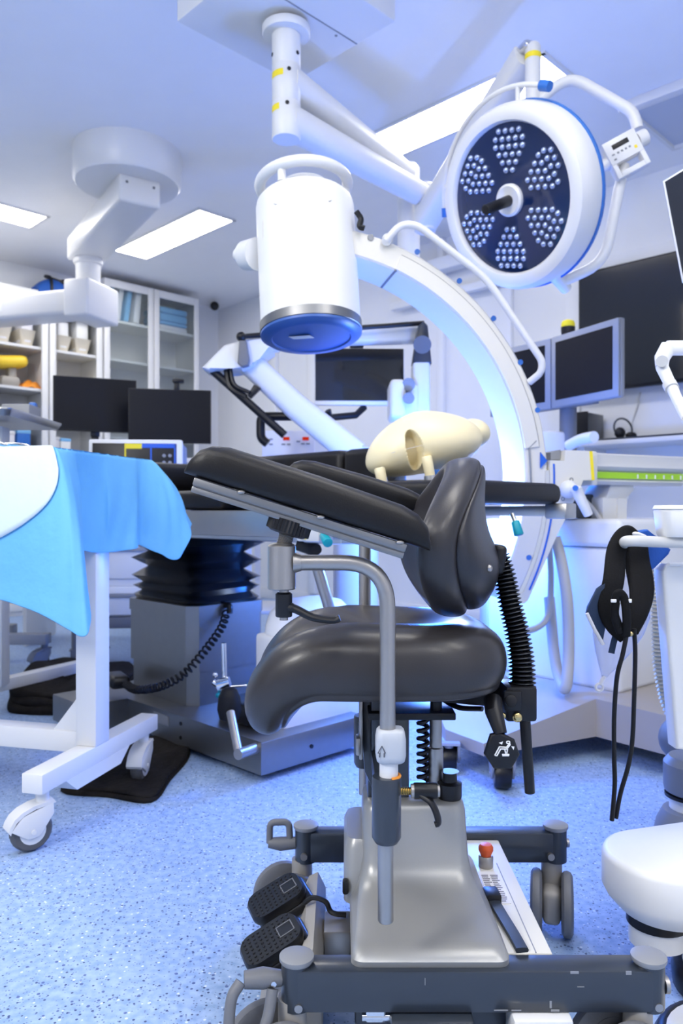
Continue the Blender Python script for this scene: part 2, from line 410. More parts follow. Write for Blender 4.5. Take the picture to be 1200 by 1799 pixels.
for k in range(9):
    q = k/8; c = u.lerp(v, q); h = .02+.135*math.sin(pi*min(1, .12+q*.8))**.7*(1-.35*q)
    rings.append(sring(c+V((0, 0, h)), (RM.to_3x3() @ V((1, 0, 0))), V((0, 0, 1)), .12, h, 16, 2.6))
part('bag_body', MB().loft(rings), BAGB, g)
st = MB()
for q in (.28, .62):
    c = u.lerp(v, q); st.tube(spl([c+RM.to_3x3() @ V((.12, 0, .10)), c+RM.to_3x3() @ V((.1, 0, .25)), c+V((0, 0, .31-.08*q)), c+RM.to_3x3() @ V((.08, .15, .24))]), .014, 6)
part('strap', st, BLACK, g)
solo('carton', cb(MB(RM), .05, .38, 2.10, 2.50, 2.6, 2.70, .006), WHITE2, 'flat white carton on top of the shelves at the left edge', 'box', rp(.2, 2.3, 2.6))
def pk(s, t, z, lean, m, label, wd=.05, hh=.30):
    solo('sterile_pack', MB(RM).box((s, -t, z+hh/2+.012), (.24, wd, hh), (-lean, 0, 0), .012), m, label, 'pack', rp(s, t, z), 'packs leaning on the top cabinet shelf')
pk(.22, 1.415, 2.58, 3, LINEN, 'blue pack at the left end of the top glazed shelf')
pk(.22, 1.33, 2.58, 8, PAPER, 'white pack leaning beside the leftmost blue pack')
pk(.22, 1.245, 2.58, 8, LINEN, 'blue pack in the middle of the leaning row')
pk(.22, 1.15, 2.58, 6, PAPER, 'white pack at the right end of the leaning row', .06)
z = 2.58
for h, m, lab in ((.05, PAPER, 'white folded linen at the bottom of the pile in the right cabinet'), (.035, LINEN, 'thin blue folded linen under the thick pile'), (.075, LINEN, 'thick blue folded linen in the right cabinet'), (.06, LINEN, 'blue folded linen topmost of the pile in the right cabinet')):
    solo('folded_linen', cb(MB(RM), .05, .36, .62, .93, z, z+h, .02), m, lab, 'linen', rp(.2, .77, z), 'folded linen in the right cabinet'); z += h
yb = RM @ V((.25, -2.32, 1.88))
t = thing('yellow_positioner', 'yellow moulded pad on a dark foot on the left shelf', 'pad', yb)
part('foot', MB(RM).bx(.15, .32, -2.38, -2.22, 1.88, 1.97, .03).box((.24, -2.27, 2.0), (.08, .07, .12), None, .02), TAUPE, t)
part('pad', MB(RM).box((.24, -2.29, 2.09), (.2, .27, .10), (8, 0, 0), .045, 4), YELP, t)
bm_ = MB(RM)
bm_.grid(lambda a, b: V((.08+.27*a, -2.212+.172*b, 1.883+.10*math.sin(pi*a)**.6*math.sin(pi*min(1, b*.95+.03))**.8*(.45+.55*b)+.010*math.sin(17*a+9*b))), 14, 16)
solo('orange_cloth', bm_, ORNG, 'crumpled orange cloth on the left shelf, right of the yellow pad', 'cloth', rp(.2, 2.12, 1.88), solid=.004)
solo('yellow_cushion', MB(RM).box((.22, -1.72, 1.935), (.26, .30, .11), None, .05, 4), mat('pale_yellow', (.85, .70, .35), .5), 'pale yellow pad on the shelf just above the left black monitor', 'pad', rp(.2, 1.7, 1.88))
k = 0
for t0, wd, h, m, lab in ((2.40, .10, .15, WHITE2, 'white carton at the left edge on the lower shelf'), (2.28, .10, .15, PAPER, 'white carton with green mark on the lower shelf'), (2.15, .11, .17, BLUEP, 'blue carton beside the wide white post'), (1.90, .09, .13, PAPER, 'white carton right of the wide white post, lower shelf'), (1.80, .09, .12, WHITE2, 'white carton below the left black monitor')):
    r = thing('carton', lab, 'box', rp(.25, t0, 1.36), 'cartons on the lower shelf')
    part('box', cb(MB(RM), .08, .34, t0, t0+wd, 1.361, 1.36+h, .004), m, r)
    part('lid', cb(MB(RM), .078, .345, t0-.002, t0+wd+.002, 1.36+h*.82, 1.364+h, .003), LINEN if k % 2 == 0 else WHITE, r); k += 1
solo('instrument_case', cb(MB(RM), .08, .36, 2.12, 2.44, 1.63, 1.70, .01), LGREY, 'grey case on the shelf just above the steel tray', 'case', rp(.2, 2.28, 1.63))
# ---------------------------------------------------------------- caster helper
def caster(par, p, r, yaw, wd=.028, top=.16, fm=WHITE, tm=TYRE, twin=False, hm=None):
    """swivel caster: p floor point under the wheel axle; the stem stands at p shifted along yaw"""
    M = TM((p[0], p[1], p[2] if len(p) > 2 else 0), yaw); f = MB(M); ox = r*.55
    if twin:
        f.box((ox*.3, 0, r*.95), (r*1.15, wd*.9, r*1.1), None, .012, 3)
        f.cyl((ox, 0, r*1.3), (ox, 0, top), r*.34)
    else:
        f.prism([(-r*1.05, -wd*.72, r*1.25), (-r*.5, -wd*.72, r*1.85), (ox+r*.4, -wd*.72, r*2.25), (ox+r*.42, -wd*.72, r*1.7), (r*.3, -wd*.72, r*.75), (-r*.25, -wd*.72, r*.7)], (0, wd*.16, 0), .002)
        f.prism([(-r*1.05, wd*.56, r*1.25), (-r*.5, wd*.56, r*1.85), (ox+r*.4, wd*.56, r*2.25), (ox+r*.42, wd*.56, r*1.7), (r*.3, wd*.56, r*.75), (-r*.25, wd*.56, r*.7)], (0, wd*.16, 0), .002)
        hp_ = [(-r*1.16, r*1.26), (-r*1.08, r*1.50), (-r*.88, r*1.80), (-r*.52, r*2.06), (0, r*2.24), (ox+r*.42, r*2.36)]
        f.loft([[V((x, -wd*.72, z)), V((x, wd*.72, z)), V((x+r*.10, wd*.72, z-r*.16)), V((x+r*.10, -wd*.72, z-r*.16))] for x, z in hp_])
        f.cyl((ox, 0, r*1.95), (ox, 0, top), r*.32)
    c = part('caster', f, fm, par)
    offs = (-wd*.75, wd*.75) if twin else (0,)
    for y0 in offs:
        w_ = MB(M); h = wd*(.28 if twin else .5)
        w_.lathe([(r*.55, -h), (r*.86, -h), (r*.97, -h*.6), (r, 0), (r*.97, h*.6), (r*.86, h), (r*.55, h)], (0, y0, r), (0, 1, 0), 32)
        wo = part('wheel', w_, tm, c) if True else None
        hb = MB(M); hb.lathe([(.004, -h*1.06), (r*.62, -h*1.06), (r*.62, h*1.06), (.004, h*1.06)], (0, y0, r), (0, 1, 0), 24)
        if not twin: hb.cyl((0, -wd*.8, r), (0, wd*.8, r), r*.12, n=12)
        part('hub', hb, hm or fm, c)
    return c
def monitor(name, M, w_, h, d, bez, fm, label, sm=SCREEN, par=None, cat='monitor', bot=None):
    """local frame: x right along the screen, z up, screen faces -y; origin at the lower left corner of the front"""
    t = thing(name, label, cat, M @ V((w_/2, 0, 0))) if par is None else par
    part('housing', MB(M).bx(0, w_, 0, d, 0, h, .006), fm, t) if par is None else part('display_housing', MB(M).bx(0, w_, 0, d, 0, h, .006), fm, t)
    b = bot or bez
    part('screen' if par is None else 'display_screen', MB(M).bx(bez, w_-bez, -.003, .002, b, h-bez), sm, t)
    return t
def yaw_of(p, q): return math.degrees(math.atan2(q[1]-p[1], q[0]-p[0]))

# ---------------------------------------------------------------- workstation on the left: trolley, two monitors, device
tr = thing('workstation_desk', 'white desk under the two black monitors, mostly hidden by the blue drape', 'desk', (-1.42, 5.0, 0))
for x in (-2.0, -.86):
    part('side_panel', MB().bx(x-.012, x+.012, 4.85, 5.35, 0, 1.16, .003), WHITE, tr)
part('worktop', MB().bx(-2.02, -.84, 4.83, 5.37, 1.16, 1.19, .005), WHITE, tr)
part('shelf', MB().bx(-1.988, -.872, 4.9, 5.35, .55, .57), WHITE, tr)
def desk_monitor(a, b, ztop, zbot, label, cam_=False):
    M = TM((a[0], a[1], zbot), yaw_of(a, b)); w_ = (V(b[:2])-V(a[:2])).length; h = ztop-zbot
    t = monitor('computer_monitor', M, w_, h, .03, .008, BLACK, label)
    s = MB(M); s.bx(w_/2-.03, w_/2+.03, .03, .05, -.03, h*.5, .004)
    s.bx(w_/2-.025, w_/2+.025, .05, .075, 1.191-zbot, .06, .004); s.bx(w_/2-.12, w_/2+.12, -.02, .16, 1.191-zbot, 1.20-zbot, .004)
    part('stand', s, BLACK, t); return t, M, w_, h
desk_monitor(P(93, 700, 5.02), P(240, 700, 5.22), 1.745, 1.385, 'left one of two black desk monitors, behind the steel tray')
t, M, w_, h = desk_monitor(P(225, 700, 4.92), P(371, 700, 5.02), 1.645, 1.295, 'right one of two black desk monitors, webcam on top')
wc = thing('webcam', 'small black webcam clipped on top of the right desk monitor', 'webcam', M @ V((w_*.6, 0, h)))
part('body', MB(M).box((w_*.6, .01, h+.055), (.075, .04, .026), None, .008), BLACK, wc)
part('clip', MB(M).box((w_*.58, .016, h+.02), (.035, .03, .05), None, .005).box((w_*.58, .04, h-.01), (.03, .012, .07), None, .004), BLACK, wc)
# device trolley with drawers
dt = thing('drawer_trolley', 'white drawer trolley behind the instrument table, under the striped device', 'trolley', (-1.12, 4.2, 0))
M = TM((-1.40, 4.0, 0), 4); D0 = .56
part('body', MB(M).bx(0, D0, .02, .45, .30, .955, .01), WHITE, dt)
for z0, z1 in ((.31, .46), (.50, .70), (.72, .94)):
    d = part('drawer', MB(M).bx(.015, D0-.015, .0, .02, z0, z1, .006), WHITE, dt)
    part('handle', MB(M).bx(.16, .42, -.022, 0, z1-.055, z1-.035, .004), LGREY, d)
part('base_frame', MB(M).bx(-.01, D0+.01, .0, .46, .24, .30, .01), GREY, dt)
for x, y in ((.03, .05), (D0-.03, .05), (.03, .42), (D0-.03, .42)):
    q = M @ V((x, y, 0)); caster(dt, q, .055, 200, .03, .245, GREY, BLACK)
dv = thing('surgical_device', 'white-framed device with yellow and blue striped black panel behind the drape', 'device', M @ V((.3, .2, .955)))
M = TM((*P(158, 800, 3.95).xy, .957), 6); W0 = .46; H0 = .26
part('housing', MB(M).bx(0, W0, .02, .34, 0, H0, .012), BLUEP, dv); part('front_frame', MB(M).bx(-.008, W0+.008, 0, .03, 0, H0+.008, .01), WHITE2, dv)
part('front_panel', MB(M).bx(.012, W0-.022, -.004, 0.001, .012, H0-.012, .002), BLACK, dv)
part('yellow_band', MB(M).bx(.175, .262, -.007, -.003, H0-.04, H0-.014).bx(.175, .182, -.007, -.003, .02, H0-.04), YELL, dv)
part('blue_band', MB(M).bx(.262, W0-.03, -.007, -.003, H0-.035, H0-.014).bx(.305, .312, -.007, -.003, .02, H0-.035).bx(W0-.034, W0-.027, -.007, -.003, .02, H0-.014), BLUE, dv)
b = MB(M)
for i in range(2):
    for j in range(5): b.cyl((.375+.03*i, -.012, H0-.075-.036*j), (.375+.03*i, -.003, H0-.075-.036*j), .009, n=12)
part('button', b, LGREY, dv)

# ---------------------------------------------------------------- ceiling pendant (left)
pz = thing('ceiling_pendant', 'lilac-white ceiling pendant with round mount and boxy arm at the left', 'pendant', (-1.28, 4.6, H))
part('round_mount', MB().lathe([(.315, H), (.315, 2.82), (.30, 2.80), (.02, 2.80)][::-1], (-1.28, 4.60, 0)), WHITE, pz)
A = V((-1.26, 4.62, 2.72)); B = V((-1.80, 5.46, 2.72)); M = TM((A.x, A.y, 0), yaw_of(A, B)); Ln = (B-A).length
part('upper_arm', MB(M).bx(-.16, Ln+.1, -.125, .125, 2.645, 2.81, .02, 3), WHITE, pz)
part('bolt', MB(M).cyl((-.162, -.08, 2.76), (-.158, -.08, 2.76), .008).cyl((-.162, .08, 2.76), (-.158, .08, 2.76), .008), GREY, pz)
C = B
part('column', MB().lathe([(.10, 2.66), (.10, 2.61), (.085, 2.60), (.085, 2.44)], (C.x, C.y, 0)), WHITE, pz)
OFFC = OFF[pz.name]
M2 = TM((C.x, C.y, 0), yaw_of((0, 0), (-.9, .28)))     # lower arm direction
M2 = TM((C.x, C.y, 0), 163)
part('pivot_box', MB(M2).bx(-.13, .07, -.19, .19, 2.20, 2.46, .02, 3), WHITE, pz)
part('lower_arm', MB(M2).bx(.06, 2.0, -.11, .14, 2.235, 2.41, .03, 4), WHITE, pz)
part('sticker', MB(M2).bx(.62, .80, .140, .1425, 2.29, 2.35), WINK, pz)

# ---------------------------------------------------------------- surgical lamp hanging from its housing
sl = thing('surgical_lamp', 'round surgical lamp with six LED clusters on jointed white ceiling arms', 'lamp', (-.22, 3.06, H))
M = TM((-.22, 3.06, 0), -45)
part('ceiling_housing', MB(M).bx(-.31, .31, -.31, .31, 2.80, H, .012), WHITE, sl)
part('cover_seam', MB(M).bx(.10, .104, -.30, .30, 2.797, 2.802).cyl((.08, .2, 2.798), (.08, .2, 2.801), .006), LGREY, sl)
col = V((-.22, 3.06, 0))
part('flange', MB().lathe([(.092, 2.745), (.096, 2.752), (.096, 2.775), (.06, 2.80)], col), WHITE, sl)
part('column', MB().lathe([(.002, 2.332), (.054, 2.332), (.057, 2.336), (.057, 2.469), (.0555, 2.471), (.0555, 2.4735), (.057, 2.4755), (.057, 2.615), (.0555, 2.617), (.0555, 2.6195), (.057, 2.6215), (.057, 2.78)], col), WHITE, sl)
def ontube(c, r, a0, a1, z0, z1, tilt=0):
    mb = MB(); n = 8
    mb.loft([[V((c.x+rr*cos(R(a)), c.y+rr*sin(R(a)), z)) for rr, z in ((r, z0), (r+.0015, z0), (r+.0015, z1), (r, z1))] for a in [a0+(a1-a0)*i/n for i in range(n+1)]]); return mb
part('yellow_tape', ontube(col, .057, 200, 262, 2.562, 2.586), YELL, sl)
part('yellow_tape', ontube(col, .057, 200, 245, 2.430, 2.454), YELL, sl)
b = MB()
for a, z in ((285, 2.585), (278, 2.452), (200, 2.66), (325, 2.66), (200, 2.755), (325, 2.755)):
    d = V((cos(R(a)), sin(R(a)), 0)); b.cyl(col+d*.055+V((0, 0, z)), col+d*.059+V((0, 0, z)), .008, n=10)
part('screw', b, BLACK, sl)
J1 = V((.335, 3.83, 0)); J2 = V((.405, 3.72, 0))
def arm(a, b, za, zb, ra, rb): return MB().tube([V((a.x, a.y, za)), V((b.x, b.y, zb))], [ra, rb], 20, e=2.6)
part('rear_extension_arm', arm(col, J1, 2.565, 2.52, .062, .052), WHITE, sl)
part('rear_joint', MB().lathe([(.03, 1.95), (.055, 1.96), (.055, 2.56), (.04, 2.58)], J1), WHITE, sl)
part('front_extension_arm', arm(col, J2, 2.41, 2.375, .062, .050), WHITE, sl)
part('front_joint', MB().lathe([(.035, 2.20), (.052, 2.21), (.052, 2.42), (.04, 2.435)], J2), WHITE, sl)
T = V((.735, 2.95, 0)); S0 = V((J2.x, J2.y, 2.26)); S1 = V((T.x-.02, T.y+.03, 2.615))
part('spring_arm', MB().tube([S0, S0.lerp(S1, .5), S1], [.058, .055, .05], 16, e=4), WHITE, sl)
part('drop_tube', MB().lathe([(.022, 2.40), (.030, 2.41), (.030, 2.635), (.024, 2.645)], T), WHITE, sl)
part('yellow_tape', ontube(T, .030, 180, 350, 2.585, 2.605), YELL, sl)
part('arm_cap', MB().box(S1+V((0, 0, .025)), (.07, .10, .03), (0, 0, 20), .012), CHROME, sl)
# lamp head
hc = P(897, 352, 2.78); vr = (hc-V((0, 0, CZ))).normalized()
rx = (V((1, 0, 0))-vr*vr.x).normalized(); ry = rx.cross(vr)
th = R(38); nd = (-rx*.985-ry*.17)
nn = (-vr*cos(th)+nd*sin(th)).normalized()       # the way the lamp shines
e1 = (rx-nn*rx.dot(nn)).normalized(); e2 = nn.cross(e1); e2 = e2 if e2.z > 0 else -e2
RL = .315
def disc(p, r, z): return sring(hc+nn*z, e1, e2, r, r, 64)
part('lamp_body', MB().loft([disc(0, r, z) for r, z in ((.02, -.135), (.18, -.135), (.27, -.12), (.305, -.10), (.318, -.085), (.320, -.045), (.318, -.02), (.305, .012), (.285, .022), (.262, .018), (.255, .005), (.254, -.012))]), WHITE, sl)
part('rim_seal', MB().loft([disc(0, r, z) for r, z in ((.316, -.098), (.324, -.096), (.324, -.086), (.316, -.084))], True), BLUEP, sl)
part('lens_plate', MB().loft([disc(0, .256, -.012), disc(0, .256, -.002), disc(0, .25, .0)]), LENSG, sl)
rows = (2, 3, 4, 5, 5, 4)
for k in range(6):
    a = R(97+60*k); d = e1*cos(a)+e2*sin(a); q = -e1*sin(a)+e2*cos(a); m = MB()
    for i, nrow in enumerate(rows):
        for j in range(nrow):
            if k == 5 and i == 5 and j == 0: continue
            p = hc+d*(.100+.0255*i)+q*((j-(nrow-1)/2)*.0292)
            m.ball(p+nn*.003, .0112, 10, 6)
    part('led_cluster', m, LEDM, sl)
part('centre_ring', MB().loft([disc(0, r, z) for r, z in ((.036, .0), (.056, .0), (.056, .012), (.048, .018), (.036, .014))]), WHITE, sl)
hd = (nn*.9-V((0, 0, .12))).normalized()
part('sterile_handle', MB().cyl(hc+nn*.0, hc+hd*.15, .020, .018, 18, .004), BLACK, sl)
# thin handle rail along the left rim
pts = [hc+(e1*cos(R(a))+e2*sin(a*pi/180))*.365-nn*.05 for a in range(82, 196, 6)]
part('handle_rail', MB().tube(pts, .009, 10), WHITE, sl)
part('rail_end', MB().tube([pts[-1], pts[-1]-(pts[-2]-pts[-1])*.9], .014, 10).tube([pts[0], pts[0]+(pts[0]-pts[1])*1.0], .018, 10), BLUEP, sl)
rl = MB()
for a in (97, 178):
    d = e1*cos(R(a))+e2*sin(R(a)); rl.tube([hc+d*.31-nn*.05, hc+d*.365-nn*.05], .009, 8)
part('rail_post', rl, WHITE, sl)
# yoke
yk = [P(945, 178, 2.95), P(1000, 133, 2.93), P(1112, 196, 2.86), P(1121, 228, 2.85)]
part('yoke', MB().tube(fillet(yk, .09), .021, 14), WHITE, sl)
yk2 = [P(1097, 290, 2.86), P(1088, 330, 2.86), P(1062, 462, 2.87), P(984, 497, 2.87)]
part('yoke', MB().tube(fillet(yk2, .08), .020, 14), WHITE, sl)
part('yoke_pivot', MB().cyl(P(965, 470, 2.82), P(995, 508, 2.90), .030, .022, 18), WHITE, sl)
# control panel on the yoke: a plate with a grip opening
o = P(1057, 255, 2.82); ux = (P(1113, 224, 2.80)-o); uz = (P(1077, 320, 2.82)-o); W1 = ux.length; H1 = uz.length
ux.normalize(); uz = (uz-ux*uz.dot(ux)).normalized(); un = ux.cross(uz); un = un if un.y > 0 else -un
def cp(x, z, d=0): return o+ux*x+uz*z+un*d
cpn = MB()
def cpbox(mb, x0, x1, z0, z1, d0, d1):
    mb.prism([cp(x0, z0, d0), cp(x1, z0, d0), cp(x1, z1, d0), cp(x0, z1, d0)], un*(d1-d0), .002); return mb
cpbox(cpn, 0, W1, 0, H1*.62, 0, .05); cpbox(cpn, 0, W1*.14, H1*.62, H1, 0, .05); cpbox(cpn, W1*.86, W1, H1*.62, H1, 0, .05); cpbox(cpn, W1*.14, W1*.86, H1*.86, H1, 0, .05)
cpo = part('control_panel', cpn, WHITE, sl)
part('display', cpbox(MB(), W1*.22, W1*.72, H1*.14, H1*.27, -.002, .001), BLACK, cpo)
kk = MB()
for i in range(4): cpbox(kk, W1*(.28+.12*i), W1*(.34+.12*i), H1*.36, H1*.41, -.002, .001)
for i in range(2): cpbox(kk, W1*.12, W1*.2, H1*(.36+.13*i), H1*(.40+.13*i), -.002, .001)
part('button', kk, LGREY, cpo)
part('indicator', cpbox(MB(), W1*.78, W1*.86, H1*.42, H1*.50, -.002, .001), YELL, cpo)
part('knob', MB().cyl(cp(W1, H1*.3, .03), cp(W1+.035, H1*.3, .035), .030, n=20).cyl(cp(0, H1*.45, .03), cp(-.03, H1*.45, .03), .022, n=20), WHITE, cpo)

# ---------------------------------------------------------------- wall screen, wall shelf and what stands on it
sA = wall_s(1029)
t = thing('wall_television', 'large black television on the right wall behind the twin monitors', 'television', RM @ V((sA+.75, -.09, 1.65)))
M = RM @ Matrix.Translation(V((sA, -.10, 1.64)))
part('housing', MB(M).bx(0, 1.42, 0, .05, 0, .80, .006), BLACK, t); part('screen', MB(M).bx(.012, 1.408, -.002, .001, .02, .788), GSCR, t)
part('wall_mount', MB(M).bx(.2, 1.2, .05, .10, .2, .6), GREY, t)
struct('trim_7', MB(RM).bx(sA-.13, sA+1.6, -.035, -.002, 2.45, 2.53, .004).bx(sA-.13, sA-.03, -.035, -.002, 1.5, 2.45, .004), WALL)
sh = thing('wall_shelf', 'white shelf on the right wall under the television', 'shelf', RM @ V((sA+.6, -.2, 1.26)))
s0 = wall_s(985)
part('board', MB(RM).bx(s0, s0+2.0, -.36, -.0, 1.262, 1.292, .004), WHITE, sh)
part('dark_mat', MB(RM).bx(s0+.18, s0+1.9, -.34, -.03, 1.292, 1.305, .002), NAVY, sh)
br = MB(RM)
for q in (.3, 1.6): br.bx(s0+q, s0+q+.03, -.3, 0, 1.232, 1.262).bx(s0+q, s0+q+.03, -.03, 0, 1.0, 1.232)
part('bracket', br, WHITE, sh)
pc = thing('computer_tower', 'small dark computer tower on the left end of the wall shelf', 'computer', RM @ V((s0+.27, -.2, 1.29)))
part('case', MB(RM).bx(s0+.22, s0+.33, -.25, -.03, 1.306, 1.49, .006), NAVY, pc)
part('front_edge', MB(RM).bx(s0+.215, s0+.335, -.26, -.25, 1.306, 1.495, .004), BLACK, pc)
hp = thing('headset', 'blue-grey headset lying on the wall shelf beside the dark tower', 'headset', RM @ V((s0+.42, -.2, 1.305)))
hcn = RM @ V((s0+.55, -.22, 1.37))
part('headband', MB().torus(hcn, (.3, -1, .2), .065, .006, 28, 8), NAVY, hp)
part('ear_cup', MB().ball(hcn+V((-.03, -.03, -.03)), (.035, .02, .035)).ball(hcn+V((.05, -.0, -.042)), (.035, .03, .022)), BLACK, hp)
solo('wall_cable', MB().tube(spl([P(1125, 690, 4.93), P(1120, 715, 4.94), P(1108, 750, 4.96), P(1102, 762, 4.8)]), .006, 8), PALE, 'thin cable hanging from the television down to the wall shelf', 'cable', P(1110, 762, 4.9))

# ---------------------------------------------------------------- twin monitor trolley
tm = thing('monitor_trolley', 'twin grey-framed monitors on a pole with a yellow beacon', 'monitor trolley', (1.16, 4.15, 0))
pR = V((1.33, 3.66, 1.40)); pM = V((1.125, 4.10, 1.40)); pL = V((.872, 4.48, 1.40))
def scr(a, b, lab):
    M = TM(a, yaw_of(a, b)); w_ = (b-a).xy.length
    h_ = part('display_housing', MB(M).bx(.003, w_-.003, 0, .032, 0, .38, .008), LGREY, tm)
    part('bezel', MB(M).bx(.004, w_-.004, -.012, 0, .002, .378, .005), mat('grey_bezel', (.30, .32, .36), .4), h_)
    part('screen', MB(M).bx(.04, w_-.04, -.014, -.010, .04, .345), SCREEN, h_)
scr(pL, pM, ''); scr(pM, pR, '')
part('pole', MB().lathe([(.045, 1.10), (.045, 1.42)], (1.215, 4.12, 0)), NAVY if False else GREY, tm)
part('pole_sleeve', MB().lathe([(.06, .2), (.06, 1.16), (.05, 1.17)], (1.215, 4.12, 0)), WHITE, tm)
part('mount_beam', MB().box((1.17, 4.14, 1.43), (.5, .05, .05), (0, 0, 122), .006), GREY, tm)
part('upper_housing', MB().box((1.07, 4.2, 1.20), (.17, .3, .16), (0, 0, 20), .02), WHITE, tm)
part('push_handle', MB().tube(fillet([P(1000, 783, 3.95), P(1020, 772, 3.85), P(1044, 768, 3.75)], .05), .028, 14), WHITE, tm)
part('base', MB().box((1.2, 4.15, .20), (.55, .45, .16), (0, 0, 30), .03), WHITE, tm)
for dx, dy in ((-.2, -.16), (.2, -.16), (-.2, .16), (.2, .16)):
    q = Matrix.Rotation(R(30), 3, 'Z') @ V((dx, dy, 0)); caster(tm, (1.2+q.x, 4.15+q.y), .045, 30, .03, .13, GREY, BLACK)
bc = P(998, 582, 4.02); bc.z = 1.782
part('beacon_base', MB().lathe([(.034, 0), (.036, .02), (.036, .035)], bc), BLACK, tm)
part('beacon_lens', MB().lathe([(.034, .035), (.036, .05), (.030, .066), (.012, .073)], bc), YELL, tm)

# ---------------------------------------------------------------- surgical microscope with its screen
YM = 3.7
ms = thing('surgical_microscope', 'white floor-stand surgical microscope with folded arm behind the table', 'microscope', (-.2, YM+.1, 0))
def pl(pp, y): return [P(a, b, y) for a, b in pp]
part('counterweight_housing', MB().prism(pl(((354, 646), (394, 606), (426, 598), (470, 590), (478, 612), (452, 628), (446, 642), (425, 650), (410, 643), (368, 652)), 3.60), (0, .20, 0), .012, 3), WHITE, ms)
part('upper_beam', MB().tube([P(455, 606, 3.70), P(520, 592, 3.74), P(735, 588, 3.74)], [.055, .05, .045], 16, e=3), WHITE, ms)
part('diagonal_arm', MB().tube([P(432, 632, 3.70), P(520, 715, 3.70), P(625, 800, 3.70)], [.060, .064, .07], 20, e=3), WHITE, ms)
part('link_rod', MB().tube([P(374, 652, 3.66), P(500, 765, 3.66)], .020, 10), BLACK, ms)
part('cable_bundle', MB().tube(spl([P(398, 648, 3.66), P(405, 680, 3.65), P(432, 698, 3.65)]), .016, 8).tube(spl([P(404, 646, 3.64), P(412, 676, 3.63), P(438, 690, 3.63)]), .010, 8), BLACK, ms)
part('rod_bracket', MB().prism(pl(((434, 695), (446, 676), (458, 682), (440, 700)), 3.64), (0, .04, 0), .003), BLACK, ms)
lv = MB().prism(pl(((420, 598), (432, 598), (438, 632), (436, 642), (425, 645), (417, 638)), 3.56), (0, .045, 0), .006, 3)
part('crank_lever', lv, GREY, ms)
part('tie_rod', MB().tube([P(424, 592, 3.58), P(470, 588, 3.60), P(745, 568, 3.66)], .012, 10).ball(P(424, 592, 3.58), .024), BLACK, ms)
part('right_bracket', MB().prism(pl(((735, 572), (745, 564), (752, 572), (759, 638), (725, 638)), 3.60), (0, .10, 0), .01, 3), NAVY, ms)
part('bracket_disc', MB().cyl(P(742, 606, 3.585), P(742, 606, 3.62), .042), GREY, ms)
part('optics_carrier', MB().bx(P(724, 0, 3.65).x, P(754, 0, 3.65).x, 3.60, 3.72, 1.28, P(0, 638, 3.65).z, .015, 3), WHITE2, ms)
part('optics_head', MB().bx(P(684, 0, 3.55).x, P(712, 0, 3.55).x, 3.5, 3.72, 1.28, P(0, 669, 3.55).z, .02, 3).bx(P(706, 0, 3.6).x, P(735, 0, 3.6).x, 3.56, 3.70, 1.26, P(0, 675, 3.6).z, .02, 3), WHITE2, ms)
part('focus_knob', MB().cyl(P(718, 676, 3.5), P(718, 676, 3.66), .03).cyl(P(718, 700, 3.48), P(718, 700, 3.66), .026), LGREY, ms)
part('stand_column', MB().lathe([(.11, .18), (.11, 1.02), (.09, 1.16)], P(625, 800, 3.74).xy.to_3d()), WHITE, ms)
part('stand_base', MB().box((.06, 3.72, .12), (.50, .50, .12), (0, 0, 45), .04, 3), WHITE, ms)
for dx, dy in ((-.2, -.2), (.2, -.2), (-.2, .2), (.2, .2)):
    q = Matrix.Rotation(R(45), 3, 'Z') @ V((dx, dy, 0)); caster(ms, (.06+q.x, 3.72+q.y), .028, 45, .03, .07, GREY, BLACK)
M = TM((*P(552, 700, 3.92).xy, P(0, 712, 3.92).z), 1); W2 = .462; H2 = .292
ds = part('display_housing', MB(M).bx(0, W2, 0, .04, 0, H2, .006), WHITE2, ms)
part('screen', MB(M).bx(.006, W2-.006, -.003, .001, .022, H2-.004), GSCR, ds)
part('webcam', MB(M).box((W2*.47, .01, H2+.016), (.07, .03, .032), None, .006), BLACK, ds)
part('screen_arm', MB().tube([P(576, 722, 3.88), P(582, 734, 3.9), P(625, 730, 3.92), P(640, 716, 3.96)], .018, 10), BLACK, ms)
part('grip_frame', MB().tube(fillet([P(520, 732, 3.74), P(458, 732, 3.78), P(458, 770, 3.78), P(470, 780, 3.78)], .03), .022, 10), BLACK, ms)
# electronics box on its own small cart
ec = thing('equipment_cart', 'white equipment cart hidden behind the operating table, carrying the two-display unit', 'cart', (-.28, 4.35, 0))
part('shelf', MB().bx(-.52, .02, 4.12, 4.6, .985, 1.01, .004), WHITE, ec)
for x in (-.5, .0):
    for y in (4.14, 4.58): part('post', MB().bx(x-.015, x+.015, y-.015, y+.015, .12, .985), WHITE, ec); caster(ec, (x, y), .045, 200, .025, .125, GREY, BLACK)
part('shelf', MB().bx(-.52, .02, 4.12, 4.6, .30, .32, .004), WHITE, ec)
eb = thing('electrosurgical_unit', 'pale blue-white unit with two small red displays behind the table', 'device', (-.28, 4.3, 1.01))
x0 = P(462, 0, 4.15).x; x1 = P(553, 0, 4.15).x
part('housing', MB().bx(x0, x1+.10, 4.17, 4.5, 1.011, P(0, 758, 4.15).z, .01), WHITE2, eb)
part('front_panel', MB().bx(x0-.006, x1, 4.145, 4.17, 1.011, P(0, 757, 4.15).z, .006), PAPER, eb)
for px in (503, 537):
    q = P(px, 771, 4.14); part('display', MB().bx(q.x-.017, q.x+.017, 4.14, 4.147, q.z-.009, q.z+.009), LCD, eb)
kk = MB()
for px, py in ((498, 781), (507, 781), (476, 772), (476, 781), (524, 776), (532, 780), (541, 780)):
    q = P(px, py, 4.14); kk.bx(q.x-.010, q.x+.010, 4.141, 4.147, q.z-.004, q.z+.004)
part('button', kk, LGREY, eb)
